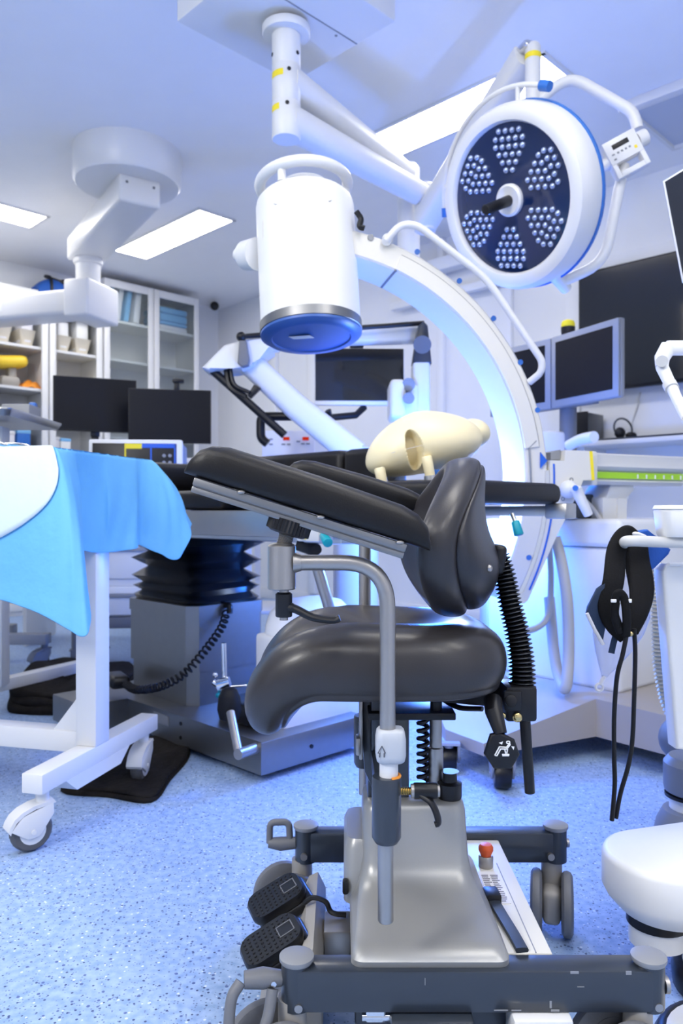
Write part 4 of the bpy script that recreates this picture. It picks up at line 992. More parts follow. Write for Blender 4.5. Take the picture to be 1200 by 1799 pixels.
# lift column under the seat
part('lift_post', MB().bx(.045, .118, 1.335, 1.40, .34, .515, .006), NAVY, ch)
part('post_cheek', MB().prism([V((.045, 1.33, .53)), V((.030, 1.33, .52)), V((.040, 1.33, .40)), V((.058, 1.33, .36)), V((.058, 1.33, .53))], (0, .09, 0), .003), NAVY, ch)
part('seat_plate', MB().bx(.045, .190, 1.275, 1.42, .504, .516, .002), BLACK, ch)
pb = MB()
for x in (.080, .160): pb.cyl((x, 1.30, .516), (x, 1.30, .535), .010, n=12)
part('plate_bolt', pb, BLACK, ch)
part('gas_strut', MB().lathe([(.0135, .36), (.0135, .435), (.011, .437), (.011, .506)], (.166, 1.355, 0)), SATIN, ch)
part('coil_cable', MB().tube([V((.143+.008*cos(t*2*pi), 1.35+.008*sin(t*2*pi), .378+.0135*t)) for t in [i/12 for i in range(12*9)]], .0042, 6), BLACK, ch)
part('base_knob', MB().lathe([(.020, .354), (.021, .358), (.021, .380), (.013, .383), (.012, .398), (.016, .40)], (.188, 1.335, 0)), BLACK, ch)
part('side_latch', MB().bx(.030, .036, 1.30, 1.33, .43, .53, .002).bx(.024, .032, 1.29, 1.32, .44, .47, .003), SATIN, ch)
part('seat_frame', MB().prism([V((.03, 1.30, .562)), V((.29, 1.30, .562)), V((.29, 1.30, .520)), V((.26, 1.30, .520)), V((.10, 1.30, .535)), V((.03, 1.30, .545))], (0, .07, 0), .005), BLACK, ch)
# seat cushion: two thigh lobes falling over the front edge
ZS = .613; RB = .105; U0 = -.020
def spine(u):
    if u >= U0: return V((u, 0, ZS)), V((0, 0, 1))
    a = min((U0-u)/RB, R(78)); ex_ = (U0-u)-a*RB
    p = V((U0-RB*sin(a)-ex_*cos(a), 0, ZS-RB*(1-cos(a))-ex_*sin(a))); return p, V((-sin(a), 0, cos(a)))
YC = 1.325
def seatfn(x, y, d, k):
    u = x+.075; p, nrm = spine(u)
    fr = max(0, min(1, (.10-u)/.16)); g = math.exp(-(y/.055)**2)*fr*k**.0
    dd = d
    if d > 0: dd = d*(1-.85*g)+ .010*math.exp(-((abs(y)-.12)/.07)**2)*(1-abs(u)*2)*(1 if u > 0 else .6)-.012*math.exp(-((u-.12)/.1)**2)*math.exp(-(y/.1)**2)
    if u < -.03: dd *= max(.74, 1+(u+.03)*1.3)
    return p+nrm*dd+V((0, YC+y, 0))
out = []
for i in range(120):
    a = 2*pi*i/120; x = .205*sp(cos(a), 2.9); y = .186*sp(sin(a), 2.7)
    if x < 0:
        q = math.exp(-(y/.04)**2); x *= 1-.34*q
        x *= 1.42
    else: x *= 1-.02
    out.append((x, y))
prof = [(.02, .058), (.25, .058), (.5, .057), (.68, .055), (.80, .050), (.89, .041), (.95, .029), (.985, .014), (1, -.002), (.995, -.018), (.975, -.031), (.955, -.037), (.945, -.038), (.945, -.043), (.935, -.048), (.90, -.050), (.5, -.052), (.02, -.052)]
part('seat', MB().pillow(out, prof, seatfn), LEATH, ch, ang=70, sub=1)
# backrest: egg-shaped shell and cushion leaning back
YB = 1.325; ZB = .808
def bo(n=96, sx=1., sz=1.):
    o_ = []
    for i in range(n):
        a = 2*pi*i/n; z = sin(a); y = cos(a)
        w_ = .205*(1-.34*max(0, z)**1.3)
        o_.append((y*w_*sx*(1 if abs(y) < 1 else 1), (.137*sp(z, 2.15))*sz)); 
    return o_
def backfn(y, z, d, k):
    # d<0 towards the sitter
    x = .202+.10*z
    wrap = -1.55*y*y
    return V((x+d+wrap, YB+y, ZB+z+.012*(-d)))
fp = [(.02, -.038), (.3, -.037), (.55, -.034), (.72, -.036), (.84, -.040), (.92, -.036), (.975, -.022), (1, -.002), (.99, .010), (.965, .018), (.93, .022), (.88, .022)]
part('backrest', MB().pillow(bo(), fp+[(.6, .022), (.02, .022)], backfn), LEATH, ch, ang=70, sub=1)
bp = [(.02, .018), (.6, .018), (.88, .018), (.90, .022), (.905, .030), (.89, .040), (.86, .047), (.80, .053), (.6, .060), (.3, .064), (.02, .066)]
def backfn2(y, z, d, k):
    q = min(1, max(0, (.06-z)/.12)); q = q*q*(3-2*q)
    if d > .024: d = .024+(d-.024)*(.25+.75*q)
    p = backfn(y, z, d, k)
    if d > .03: p.x += .024*math.exp(-((z+.065)/.05)**2)*(1-k)
    return p
part('back_shell', MB().pillow(bo(), bp, backfn2), mat('back_shell_leather', (.026, .025, .029), .36, noise=.08, nscale=40, bump=.04, bscale=400), ch, ang=70, sub=1)
part('shell_rivet', MB().ball(backfn2(-.125, -.045, .048, .8)+V((.004, -.008, 0)), .006), SATIN, ch)
# gooseneck
GN = [P(876, 978, 1.29), P(886, 1010, 1.285), P(896, 1060, 1.275), P(908, 1110, 1.27), P(916, 1160, 1.265), P(918, 1214, 1.262)]
pa = spl(GN, 40); rad = []; s = 0; out_ = [pa[0]]; 
for i in range(1, len(pa)): s += (pa[i]-pa[i-1]).length
NR = 33; npt = NR*8
L_ = [0]
for i in range(1, len(pa)): L_.append(L_[-1]+(pa[i]-pa[i-1]).length)
pp = []
for i in range(npt+1):
    t = L_[-1]*i/npt; j = max(k for k in range(len(L_)) if L_[k] <= t+1e-9); j = min(j, len(pa)-2)
    f = (t-L_[j])/max(1e-9, L_[j+1]-L_[j]); pp.append(pa[j].lerp(pa[j+1], f)); c_ = .5+.5*cos(2*pi*i/8); rad.append((.0125+.0115*i/npt*.35)+.0065*c_**.7)
part('gooseneck', MB().tube(pp, rad, 18), GLOSSB, ch, ang=80)
part('neck_mount', MB().box(P(873, 983, 1.29), (.022, .05, .050), (0, 8, 0), .008, 3), BLACK, ch)
bk = part('neck_bracket', MB().bx(P(888, 0, 1.24).x, P(943, 0, 1.24).x, 1.235, 1.30, P(0, 1268, 1.24).z, P(0, 1206, 1.24).z, .005), BLACK, ch)
part('bracket_plate', MB().bx(P(884, 0, 1.235).x, P(916, 0, 1.235).x, 1.229, 1.237, P(0, 1249, 1.235).z, P(0, 1213, 1.235).z, .004), BLACK, bk)
part('black_bolt', MB().cyl(P(898, 1232, 1.222), P(898, 1232, 1.23), .010, n=16, bev=.002), BLACK, bk)
part('brass_bolt', MB().ball(P(909, 1261, 1.232), (.008, .004, .008)).ball(P(884, 1258, 1.232), (.005, .003, .005)), BRASS, bk)
part('drop_rod', MB().cyl(P(922, 1262, 1.25), P(931, 1394, 1.25), .0090, .0085, 16, .002), BLACK, ch)
part('under_lever', MB().tube(spl([V((.178, 1.33, .525)), V((.20, 1.30, .519)), V((.235, 1.28, .522))]), .007, 10, rb=.6), BLACK, ch)
# adjusting paddle with its pictogram
sl_ = part('paddle_stem', MB().tube([P(866, 1232, 1.225), P(868, 1252, 1.20), P(880, 1290, 1.185)], [.015, .014, .010], 14), BLACK, ch)
YP = 1.18
pd = [(862, 1292), (879, 1287), (905, 1301), (914, 1327), (900, 1352), (868, 1352), (851, 1326)]
pad_ = part('adjusting_paddle', MB().prism([P(a, b, YP) for a, b in pd], (0, .012, 0), .004, 3), BLACK, sl_)
ic = MB(); yi = YP-.0005
def stroke(pp, w_=.0011):
    ic.tube([P(a, b, yi) for a, b in pp], w_, 6)
def I(x, y): return (600+x*.3, 1200+y*.3)   # picture read at 3.33x
stroke([I(898, 425), I(925, 375), I(966, 378), I(985, 355)]); stroke([I(898, 425), I(910, 428), I(932, 388), I(968, 388), I(988, 362), I(985, 355)])
stroke([I(955, 388), I(962, 414)]); stroke([I(972, 388), I(968, 414)]); stroke([I(940, 420), I(982, 420)]); stroke([I(942, 427), I(980, 427), I(980, 420)])
ic.tube([P(*I(976+10*cos(t*.5236), 349+7*sin(t*.5236)), yi) for t in range(12)], .0009, 6, closed=True)
for tri in (((922, 352), (946, 344), (940, 362)), ((994, 372), (1008, 394), (1013, 374))):
    ic.prism([P(*I(*q), yi) for q in tri], (0, .002, 0))
part('pictogram', ic, WINK, sl_)
# armrests
def armrest(x0, z0, x1, z1, y, wd, th, rail, names=True):
    a, b = V((x0, y, z0)), V((x1, y, z1)); d = (b-a).normalized(); up = V((-d.z, 0, d.x)); sd = V((0, 1, 0)); L = (b-a).length
    pr = [(.0, .15), (.004, .45), (.012, .72), (.026, .90), (.05, 1), (L*.5, 1), (L-.055, .93), (L-.03, .82), (L-.012, .58), (L-.003, .28), (L, .1)]
    prof = []
    rg_ = []
    for t, k in pr:
        hh = th*max(k, .12); c = a+d*t+up*(hh/2)
        n = 28; ring_ = []
        for i in range(n):
            an = 2*pi*i/n; yy = sp(cos(an), 3.2)*wd/2*(.55+.45*k); zz_ = sp(sin(an), 2.8 if sin(an) > 0 else 5)*hh/2
            ring_.append(c+sd*yy+up*zz_)
        rg_.append(ring_)
    ps = part('armrest_pad', MB().loft(rg_), LEATH2, ch, ang=60)
    rl_ = MB(); m_ = Matrix((( d.x, 0, up.x), (0, 1, 0), (d.z, 0, up.z)))
    rl_.box(a+d*(L*.5-.008)-up*.0065, (L-.05, wd*.70, .011), m_, .0015); rl_.box(a+d*(L*.5-.008)-up*.0175, (L-.05, wd*.62, .009), m_, .0015)
    r_ = part('armrest_rail', rl_, rail, ch)
    return a, d, up, L
YT = 1.092
def zt(py): return CZ+(900-py)*YT/F
def xt(px): return (px-600)*YT/F
a_, d_, up_, L_a = armrest(xt(329), zt(833), xt(752), zt(967), YT, .085, .054, DSTEEL)
rc = MB()
m_ = Matrix(((d_.x, 0, up_.x), (0, 1, 0), (d_.z, 0, up_.z)))
for t in (.085, .20, .315): rc.ball(a_+d_*t-up_*.001+V((0, -.032, 0)), (.006, .003, .003), 10, 6)
part('rail_screw', rc, SATIN, ch)
part('rail_groove', MB().box(a_+d_*(L_a*.5-.008)-up_*.012-V((0, .0262, 0)), (L_a-.052, .004, .0022), m_), GREY, ch)
kc = P(508, 925, YT)
part('knob_plate', MB().box(kc+up_*.020+d_*.006, (.055, .05, .004), m_, .001), SATIN, ch)
kn = MB()
def gear(z): return [kc+up_*z+d_*((.0300+.0016*(i % 2))*cos(2*pi*i/72))+V((0, 1, 0))*((.0300+.0016*(i % 2))*sin(2*pi*i/72)) for i in range(72)]
kn.loft([gear(-.009), gear(.009)]); kn.lathe([(.020, .009), (.018, .018)], kc, up_, 24); kn.lathe([(.024, -.012), (.029, -.009)], kc, up_, 24)
part('clamp_knob', kn, BLACK, ch, ang=20)
th_ = spl([kc-up_*.010, P(501, 950, YT), P(497, 962, YT)], 12); part('threaded_stud', MB().tube(th_, [.0100+.0014*(i % 2) for i in range(len(th_))], 14), SATIN, ch)
ct = xt(495)
part('clamp_cylinder', MB().lathe([(.018, zt(1036)), (.0200, zt(1034)), (.0200, zt(960)), (.018, zt(957)), (.012, zt(954))], (ct, YT, 0)), SATIN, ch)
X0 = xt(681)
tb = fillet([V((ct+.018, YT, zt(989))), V((X0, YT, zt(989))), V((X0, YT, zt(1300)))], .083, 10)
part('armrest_tube', MB().tube(tb, .0112, 20), SATIN, ch)
part('weld_collar', MB().cyl((ct+.017, YT, zt(989)), (ct+.028, YT, zt(989)), .0155, .0118, 20), SATIN, ch)
hl = part('clamp_lever', MB().lathe([(.011, zt(1084)), (.012, zt(1082)), (.012, zt(1044)), (.009, zt(1041))], (ct+.003, YT, 0)), BLACK, ch)
part('lever_arm', MB().tube(spl([V((ct+.006, YT, zt(1066))), P(520, 1071, YT), P(550, 1085, YT), P(585, 1090, YT), P(597, 1086, YT)]), [.0105 if i < 6 else .009-.0022*(i-6)/26 for i in range(33)], 12, rb=.7), BLACK, hl)
part('lever_bolt', MB().lathe([(.006, zt(1090)), (.006, zt(1083))], (ct+.003, YT, 0)).lathe([(.007, zt(1043)), (.007, zt(1035))], (ct+.003, YT, 0)), SATIN, hl)
# slider collar, sleeve and its clamp (the lower tube hangs a little to the left)
X0 = xt(679); xc = xt(686)
cl = MB(); cl.loft([rrect(xc-r*1.06, xc+r*1.06, YT-r, YT+r, r*.5, z, 4) for z, r in ((zt(1337), .016), (zt(1334), .0185), (zt(1325), .0200), (zt(1296), .0200), (zt(1284), .0185), (zt(1280), .016))])
co = part('slider_collar', cl, mat('collar_plastic', (.50, .53, .58), .4), ch, ang=60)
YA = YT-.0206
part('arrow_mark', MB().tube([P(a, b, YA) for a, b in ((667, 1331), (667, 1324), (664, 1324), (671, 1311), (677, 1324), (675, 1324), (675, 1331))], .0008, 6), INK, co)
part('lower_tube', MB().lathe([(.0100, zt(1619)), (.0112, zt(1616)), (.0112, zt(1470))], (xt(677.5), YT, 0)), SATIN, ch)
part('tube_ferrule', MB().lathe([(.0133, zt(1368)), (.0133, zt(1335))], (xt(683), YT, 0)), WHITE, ch)
sv = part('tube_sleeve', MB().lathe([(.012, zt(1481)), (.0165, zt(1479)), (.0208, zt(1470)), (.0208, zt(1368)), (.0198, zt(1364)), (.0140, zt(1363))], (X0, YT, 0)), NAVY, ch)
part('orange_wear', MB().torus((X0+.004, YT, zt(1363)), (0, 0, 1), .0150, .0022, 20, 8, -80, 60), ORNG, sv)
part('sleeve_bracket', MB().bx(X0-.014, X0+.014, YT+.018, 1.30, zt(1430), zt(1395), .003).bx(X0-.014, X0+.014, 1.29, 1.34, zt(1430), .555, .003), NAVY, ch)
lz = zt(1390); lx = xt(705)
part('clamp_screw', MB().tube([V((lx-.002+.0012*i, YT, lz)) for i in range(16)], [.0050+.0009*(i % 2) for i in range(16)], 12), BRASS, ch)
l2 = part('side_lever', MB().cyl((xt(727), YT, lz), (xt(768), YT, lz), .0115, .0115, 20, .001), BLACK, ch)
part('lever_washer', MB().cyl((xt(722), YT, lz), (xt(727), YT, lz), .0100).cyl((xt(768), YT, lz), (xt(772), YT, lz), .0085), SATIN, l2)
part('lever_arm', MB().tube(spl([P(738, 1396, YT-.004), P(757, 1410, YT-.008), P(767, 1430, YT-.012), P(770, 1446, YT-.014), P(764, 1449, YT-.014)]), .0080, 12, rb=.55), BLACK, l2)
# far armrest
a2, d2, u2, L2 = armrest(P(500, 0, 1.50).x, P(0, 838, 1.50).z, P(752, 0, 1.50).x, P(0, 908, 1.50).z, 1.50, .085, .045, DSTEEL)
tb = fillet([V((-.07, 1.50, .82)), V((-.07, 1.50, .775)), V((.0455, 1.50, .775)), V((.0455, 1.50, .30))], .08, 8)
part('armrest_tube', MB().tube(fillet([a2+d2*.17-u2*.018, V((.0455, 1.50, .80)), V((.0455, 1.50, .30))], .03), .0118, 18), SATIN, ch)
part('tube_sleeve', MB().lathe([(.0175, .354), (.0215, .362), (.0215, .450), (.0205, .4535)], (.0455, 1.50, 0)), NAVY, ch)
part('sleeve_bracket', MB().bx(.032, .062, 1.39, 1.485, .415, .448, .003), NAVY, ch)

# ---------------------------------------------------------------- foot switch in its holder
fs = thing('foot_switch', 'black twin-pedal foot switch leaning in a taupe holder beside the chair frame', 'foot switch', (-.07, 1.33, 0))
part('holder', MB().prism([V((-.030, 1.21, .02)), V((-.030, 1.21, .13)), V((-.045, 1.21, .160)), V((-.062, 1.21, .152)), V((-.09, 1.21, .085)), V((-.135, 1.21, .045)), V((-.13, 1.21, .02))], (0, .27, 0), .006), TAUPE, fs)
part('holder_bracket', MB().bx(-.03, .016, 1.29, 1.36, .10, .145, .003), SATIN, fs)
def pedal(c, yw):
    m = Matrix.Translation(V(c)) @ Euler((R(7), R(-24), R(yw))).to_matrix().to_4x4() @ Matrix.Scale(.92, 4)
    part('pedal_housing', MB(m).bx(-.055, .060, -.042, .042, -.030, -.004, .010, 3), BLACK, fs)
    p = MB(m); p.loft([[V((x*k, y*k, z)) for x, y, _ in rrect(-.062, .052, -.040, .040, .026, 0, 6)] for k, z in ((.97, -.004), (1, .0), (1, .010), (.95, .015))])
    q = part('pedal', p, BLACK, fs); d = MB(m)
    for i in range(10):
        for j in range(7):
            x = -.050+.0098*i; y = -.029+.0097*j
            if i > 6 and 1 < j < 5: continue
            d.lathe([(.0028, .0145), (.0020, .0165), (.0004, .0170)], (x, y, 0), (0, 0, 1), 8)
    part('grip_stud', d, BLACK, q)
    r = MB(m)
    r.bx(.010, .040, -.014, -.012, .0148, .016).bx(.010, .040, .012, .014, .0148, .016).bx(.010, .012, -.014, .014, .0148, .016).bx(.038, .040, -.014, .014, .0148, .016)
    part('emblem_frame', r, GREY, q)
pedal((-.112, 1.394, .148), 20); pedal((-.108, 1.262, .142), 20)
part('cable', MB().tube(spl([V((-.066, 1.36, .158)), V((-.05, 1.355, .170)), V((-.028, 1.345, .168)), V((-.020, 1.34, .155)), V((-.010, 1.335, .152)), V((.008, 1.335, .15))]), .0045, 8), BLACK, fs)
# ---------------------------------------------------------------- instrument table with the blue drape
it = thing('instrument_table', 'white-framed instrument table on castors under the blue drape', 'table', (-.70, 2.15, 0))
f0, f1 = V((-.765, 1.93, 0)), V((-.622, 2.49, 0)); IM = TM((f0.x, f0.y, 0), yaw_of(f0, f1)); LF = (f1-f0).length
part('foot_bar', MB(IM).bx(-.02, LF+.0, -.03, .03, .148, .198, .003), WHITE, it)
part('leg', MB(IM).bx(.215, .285, -.032, .032, .198, .975, .003), WHITE, it)
part('gusset', MB(IM).prism([V((.08, -.03, .149)), V((.40, -.03, .149)), V((.35, -.03, .11)), V((.13, -.03, .11))], (0, .06, 0)), WHITE, it)
part('cross_bar', MB(IM).bx(.22, .28, .032, 1.2, .175, .235, .003), WHITE, it)
part('cross_gusset', MB(IM).prism([V((.225, .032, .234)), V((.225, .11, .234)), V((.225, .032, .33))], (.05, 0, 0)), WHITE, it)
part('table_top', MB(IM).bx(.035, .48, -.025, 1.2, .975, 1.004, .006), WHITE, it)
part('foot_bar', MB(IM).bx(-.02, LF, 1.12, 1.18, .148, .198, .003), WHITE, it)
part('leg', MB(IM).bx(.215, .285, 1.12, 1.18, .198, .975, .003), WHITE, it)
for x, y, yw in ((.02, 0, 40), (LF-.04, 0, 85), (.02, 1.15, 40), (LF-.04, 1.15, 40)):
    q = IM @ V((x, y, 0)); c2 = V((cos(R(yw)), sin(R(yw)), 0))*.05*.55
    caster(it, (q.x-c2.x, q.y-c2.y), .052, yw, .034, .150, WHITE, TYRE)
# drape
Nn = IM @ V((.01, -.045, 1.013)); Ff = IM @ V((.505, -.045, 1.013)); Ld = (IM.to_3x3() @ V((0, 1, 0)))
Ed = (Ff-Nn).normalized()
per = []   # (top point, bottom point)
def at(p, dz, dx=V((0, 0, 0))): return V((p.x, p.y, p.z-dz))+dx
outF = -Ed; outE = -Ld
per += [(Nn+Ld*1.15, at(Nn+Ld*1.15, .36, outF*.02)), (Nn+Ld*.8, at(Nn+Ld*.8, .40, outF*.05)), (Nn+Ld*.45, at(Nn+Ld*.45, .40, outF*.03)), (Nn+Ld*.28, P(-80, 1030, 1.98)), (Nn+Ld*.16, P(-10, 1052, 1.93)), (Nn+Ld*.07, P(62, 1076, 1.86)), (Nn+Ld*.02, P(118, 1106, 1.82)),
        (Nn, P(148, 1119, 1.81)), (Nn+Ed*.02, P(160, 1078, 1.86)), (Nn+Ed*.06, P(148, 1010, 1.97)), (Nn+Ed*.10, P(134, 969, 2.05)), (Nn+Ed*.18, P(168, 972, 2.12)), (Nn+Ed*.28, P(205, 970, 2.17)), (Nn+Ed*.38, P(240, 964, 2.22)), (Nn+Ed*.42, P(244, 958, 2.30)), (Nn+Ed*.45, P(275, 972, 2.33)), (Ff-Ed*.015, P(316, 983, 2.36)), (Ff, P(333, 932, 2.42)), (Ff+Ld*.05, P(318, 920, 2.50)), (Ff+Ld*.3, at(Ff+Ld*.3, .25, Ed*.05)), (Ff+Ld*.7, at(Ff+Ld*.7, .27, Ed*.03)), (Ff+Ld*1.15, at(Ff+Ld*1.15, .25, Ed*.03))]
tops = spl([a for a, b in per], 6); bots = spl([b for a, b in per], 6); npn = len(tops)
dm = MB(); NV = 26; cols = []
ctr = (Nn+Ff)/2+Ld*.5
for i in range(npn):
    a, b = tops[i], bots[i]; colv = []
    for j in range(NV+1):
        t = j/NV; e_ = (1-t)
        p = V((a.x+(b.x-a.x)*(t**.75 if t > 0 else 0), a.y+(b.y-a.y)*(t**.75 if t > 0 else 0), a.z+(b.z-a.z)*t))
        hv = V((b.x-a.x, b.y-a.y, 0)); hv = hv.normalized() if hv.length > 1e-4 else V((0, 0, 0))
        p += hv*(.010*sin(pi*min(1, t*1.2))+.006*sin(i*.55+t*2.5)*t+.003*sin(i*1.3+t*9)*t)
        colv.append(p)
    cols.append(colv)
ctr.z = 0
for c_ in cols:
    iv = V((ctr.x-c_[0].x, ctr.y-c_[0].y, 0)); c_.insert(0, c_[0]+iv.normalized()*.03+V((0, 0, .0015)))
NV += 1
vr = [dm.vv(c_) for c_ in cols]
for i in range(npn-1):
    for j in range(NV): dm.bm.faces.new((vr[i][j], vr[i+1][j], vr[i+1][j+1], vr[i][j+1]))
half = npn//2
# top sheet: fan of strips from the front edge to the back edge
ns = 60
def edge(t, back):
    q = Nn+Ld*(1.15*t) if not back else Ff+Ld*(1.15*t); return q
dm2 = dm
g = lambda a, b: edge(a, False).lerp(edge(a, True), b)+V((0, 0, -.0005))
dm.grid(g, 30, 20)
bmesh.ops.remove_doubles(dm.bm, verts=dm.bm.verts, dist=.004)
solo('surgical_drape', dm, DRAPE, 'light blue surgical drape hanging over the instrument table, long corner in front', 'drape', Nn, ang=80, solid=.0015, sub=1)
# a paler second layer over the front of the drape: front columns down to the diagonal fold
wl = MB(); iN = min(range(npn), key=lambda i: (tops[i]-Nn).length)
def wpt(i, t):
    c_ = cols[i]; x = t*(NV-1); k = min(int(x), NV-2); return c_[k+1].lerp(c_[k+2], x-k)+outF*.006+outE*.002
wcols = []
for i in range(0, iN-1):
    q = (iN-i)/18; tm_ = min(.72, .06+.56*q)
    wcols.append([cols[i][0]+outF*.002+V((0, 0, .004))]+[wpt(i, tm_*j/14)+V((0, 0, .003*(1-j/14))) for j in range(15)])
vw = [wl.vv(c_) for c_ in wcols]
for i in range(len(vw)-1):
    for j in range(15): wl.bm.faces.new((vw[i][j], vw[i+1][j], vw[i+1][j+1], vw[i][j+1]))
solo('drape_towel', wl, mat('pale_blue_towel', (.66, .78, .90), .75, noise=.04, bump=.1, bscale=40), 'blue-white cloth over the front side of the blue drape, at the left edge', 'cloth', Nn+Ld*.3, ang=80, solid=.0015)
# steel instruments on the drape
for i, (x, y, a, L) in enumerate(((.13, .22, -30, .15), (.20, .20, -22, .15), (.27, .23, -34, .16))):
    m = IM @ Matrix.Translation(V((x, y, 1.032)))@ Matrix.Rotation(R(90+a), 4, 'Z') @ Matrix.Rotation(R(-7), 4, 'Y')
    b = MB(m); b.tube([V((-L/2, 0, .004)), V((0, .004, .008)), V((L/2, .016, .004))], [.004, .006, .003], 8).tube([V((-L/2, .0, .004)), V((0, -.004, .008)), V((L/2, -.016, .004))], [.004, .006, .003], 8)
    b.torus(V((L/2+.014, .022, .005)), (0, 0, 1), .014, .003, 16, 6).torus(V((L/2+.014, -.022, .005)), (0, 0, 1), .014, .003, 16, 6)
    solo('surgical_scissors', b, CHROME, ('steel scissors nearest the drape edge on the instrument table', 'steel scissors in the middle of the row on the drape', 'steel scissors farthest back on the drape')[i], 'scissors', m @ V((0, 0, 0)), 'steel instruments on the drape')

# ---------------------------------------------------------------- second trolley with steel tray (left edge)
tt = thing('tray_table', 'instrument stand with a steel tray at the left edge, blue-shaded legs', 'table', (-1.55, 3.35, 0))
TMx = TM((-1.62, 3.35, 0), 33)
ty = P(0, 728, 3.2).z
TX = -1.29
part('tray', MB().loft([rrect(-2.05, TX-.012, 3.0, 3.55, .03, ty-.03), rrect(-2.07, TX, 2.98, 3.57, .035, ty-.006), rrect(-2.07, TX, 2.98, 3.57, .035, ty), rrect(-2.06, TX-.006, 2.99, 3.56, .03, ty), rrect(-2.04, TX-.016, 3.01, 3.54, .03, ty-.025)]), STEEL, tt)
part('post', MB().bx(-1.50, -1.415, 3.20, 3.28, .12, ty-.05, .004), WHITE, tt)
part('foot_bar', MB().box((-1.38, 3.42, .115), (.62, .06, .05), (0, 0, 62), .004), WHITE, tt)
part('cross_bar', MB().bx(-2.1, -1.5, 3.21, 3.27, .12, .17, .003), WHITE, tt)
for p, yw in ((P(62, 1215, 3.52), 250), (V((-1.53, 3.12, 0)), 220), (V((-2.1, 3.2, 0)), 250)):
    caster(tt, (p.x, p.y), .042, yw, .03, .10, LGREY, TYRE)
solo('instrument_box', MB().bx(-1.44, -1.32, 3.25, 3.38, ty-.0245, ty+.05, .006), LGREY, 'grey metal box with a dark slot standing on the steel tray', 'box', (-1.38, 3.3, ty-.025))
solo('blue_clip', MB().box((-1.40, 3.49, ty+.032), (.03, .05, .113), (0, 0, 10), .008), BLUEP, 'upright blue clip beside the grey box on the steel tray', 'clip', (-1.40, 3.49, ty-.025))
# third frame far behind, only its foot and caster in view
bt = thing('background_trolley', 'grey trolley foot with castor far behind the drape at the left', 'trolley', (-1.75, 4.1, 0))
part('foot_bar', MB().bx(-1.95, P(88, 0, 4.1).x, 4.04, 4.12, .15, .205, .004), LGREY, bt)
part('post', MB().bx(-1.93, -1.86, 4.04, 4.12, .20, .80, .004), LGREY, bt)
part('shelf', MB().bx(-2.5, -1.84, 3.95, 4.45, .80, .83, .004), LGREY, bt)
part('foot_bar', MB().bx(-2.5, -1.88, 4.38, 4.46, .15, .205, .004), LGREY, bt)
for p in (V((P(70, 0, 4.08).x, 4.08, 0)), V((-1.93, 4.08, 0)), V((-2.4, 4.42, 0))): caster(bt, (p.x, p.y), .055, 60, .034, .152, GREYM, TYRE)

# ---------------------------------------------------------------- black felt mats on the floor
def mat_stack(name, pp, label, z0, layers, th, seed, loc):
    random.seed(seed); mb = MB()
    pts = [fl(a, b) for a, b in pp]; c = sum(pts, V((0, 0, 0)))/len(pts); z = z0
    for k in range(layers):
        q = [(c+(p-c)*(1-.05*k*random.random())) for p in pts]; q = spl(q, 5, True); 
        lo = [V((p.x, p.y, z)) for p in q]
        def up(s, h): return [V((c.x+(p.x-c.x)*s, c.y+(p.y-c.y)*s, z+h*(1+.25*sin(i*.9+k*2)+.2*sin(i*.33+k)))) for i, p in enumerate(q)]
        mb.loft([lo, up(1.012, th*.3), up(1.01, th*.7), up(.985, th), up(.6, th*.95), up(.2, th)]); z += th*.95
    return solo(name, mb, FELT, label, 'mat', loc, 'folded black mats on the floor', ang=60)
mat_stack('folded_mat', ((108, 1392), (190, 1402), (266, 1411), (300, 1372), (332, 1332), (322, 1308), (262, 1302), (200, 1312), (150, 1350)), 'folded black mat on the floor under the rear castor of the white table', .0, 2, .012, 3, fl(230, 1370))
mat_stack('folded_mat', ((14, 1245), (40, 1256), (130, 1256), (190, 1240), (235, 1222), (230, 1196), (150, 1188), (90, 1190), (50, 1205)), 'crumpled black mat on the floor left of the steel table base', .0, 3, .032, 5, fl(100, 1240))

# ---------------------------------------------------------------- white equipment stand at the right edge
rs = thing('white_equipment_stand', 'white equipment stand with rounded foot and handle rail, cut off by the right edge', 'equipment stand', (.85, 1.5, 0))
def capsule(x0, x1, y0, y1, r, zs): return MB().loft([rrect(x0+k, x1-k, y0+k, y1-k, r-k*.6, z, 8) for z, k in zs])
FM = TM((.497, 1.40, 0), 17)
ft = MB(FM); ft.loft([rrect(.0+k, .75-k, -.115+k, .115-k, .113-k, z, 10) for z, k in ((.112, .03), (.135, .008), (.15, 0), (.205, .0), (.213, .004), (.217, .012))])
part('foot', ft, WHITE2, rs)
part('foot_stem', MB(FM).lathe([(.05, .06), (.05, .118)], (.085, -.01, 0)), WHITE, rs)
part('foot_collar', MB(FM).lathe([(.054, .095), (.054, .114)], (.085, -.01, 0)), BLACK, rs)
for x, y, r in ((.605, 1.165, .115), (.70, 1.36, .10)):
    d_ = part('base_disc', MB().lathe([(r-.004, .012), (r, .02), (r, .035), (r-.012, .045), (r*.70, .050), (r*.62, .060), (r*.3, .078), (.003, .082)], (x, y, 0)), WHITE2, rs)
    part('rim_ring', MB().lathe([(r-.012, 0), (r+.006, .004), (r+.008, .03), (r+.002, .040), (r-.008, .044)], (x, y, 0)), BLACK, d_)
part('lower_fairing', MB().lathe([(.03, .0), (.07, .02), (.088, .045), (.088, .075), (.074, .14), (.060, .168), (.045, .172)], (.80, 1.76, 0)), GREYM, rs)
part('neck', MB().lathe([(.046, .16), (.046, .21)], (.80, 1.76, 0)), WHITE2, rs)
part('fairing_seal', MB().lathe([(.056, .199), (.056, .206)], (.80, 1.76, 0)), BLACK, rs)
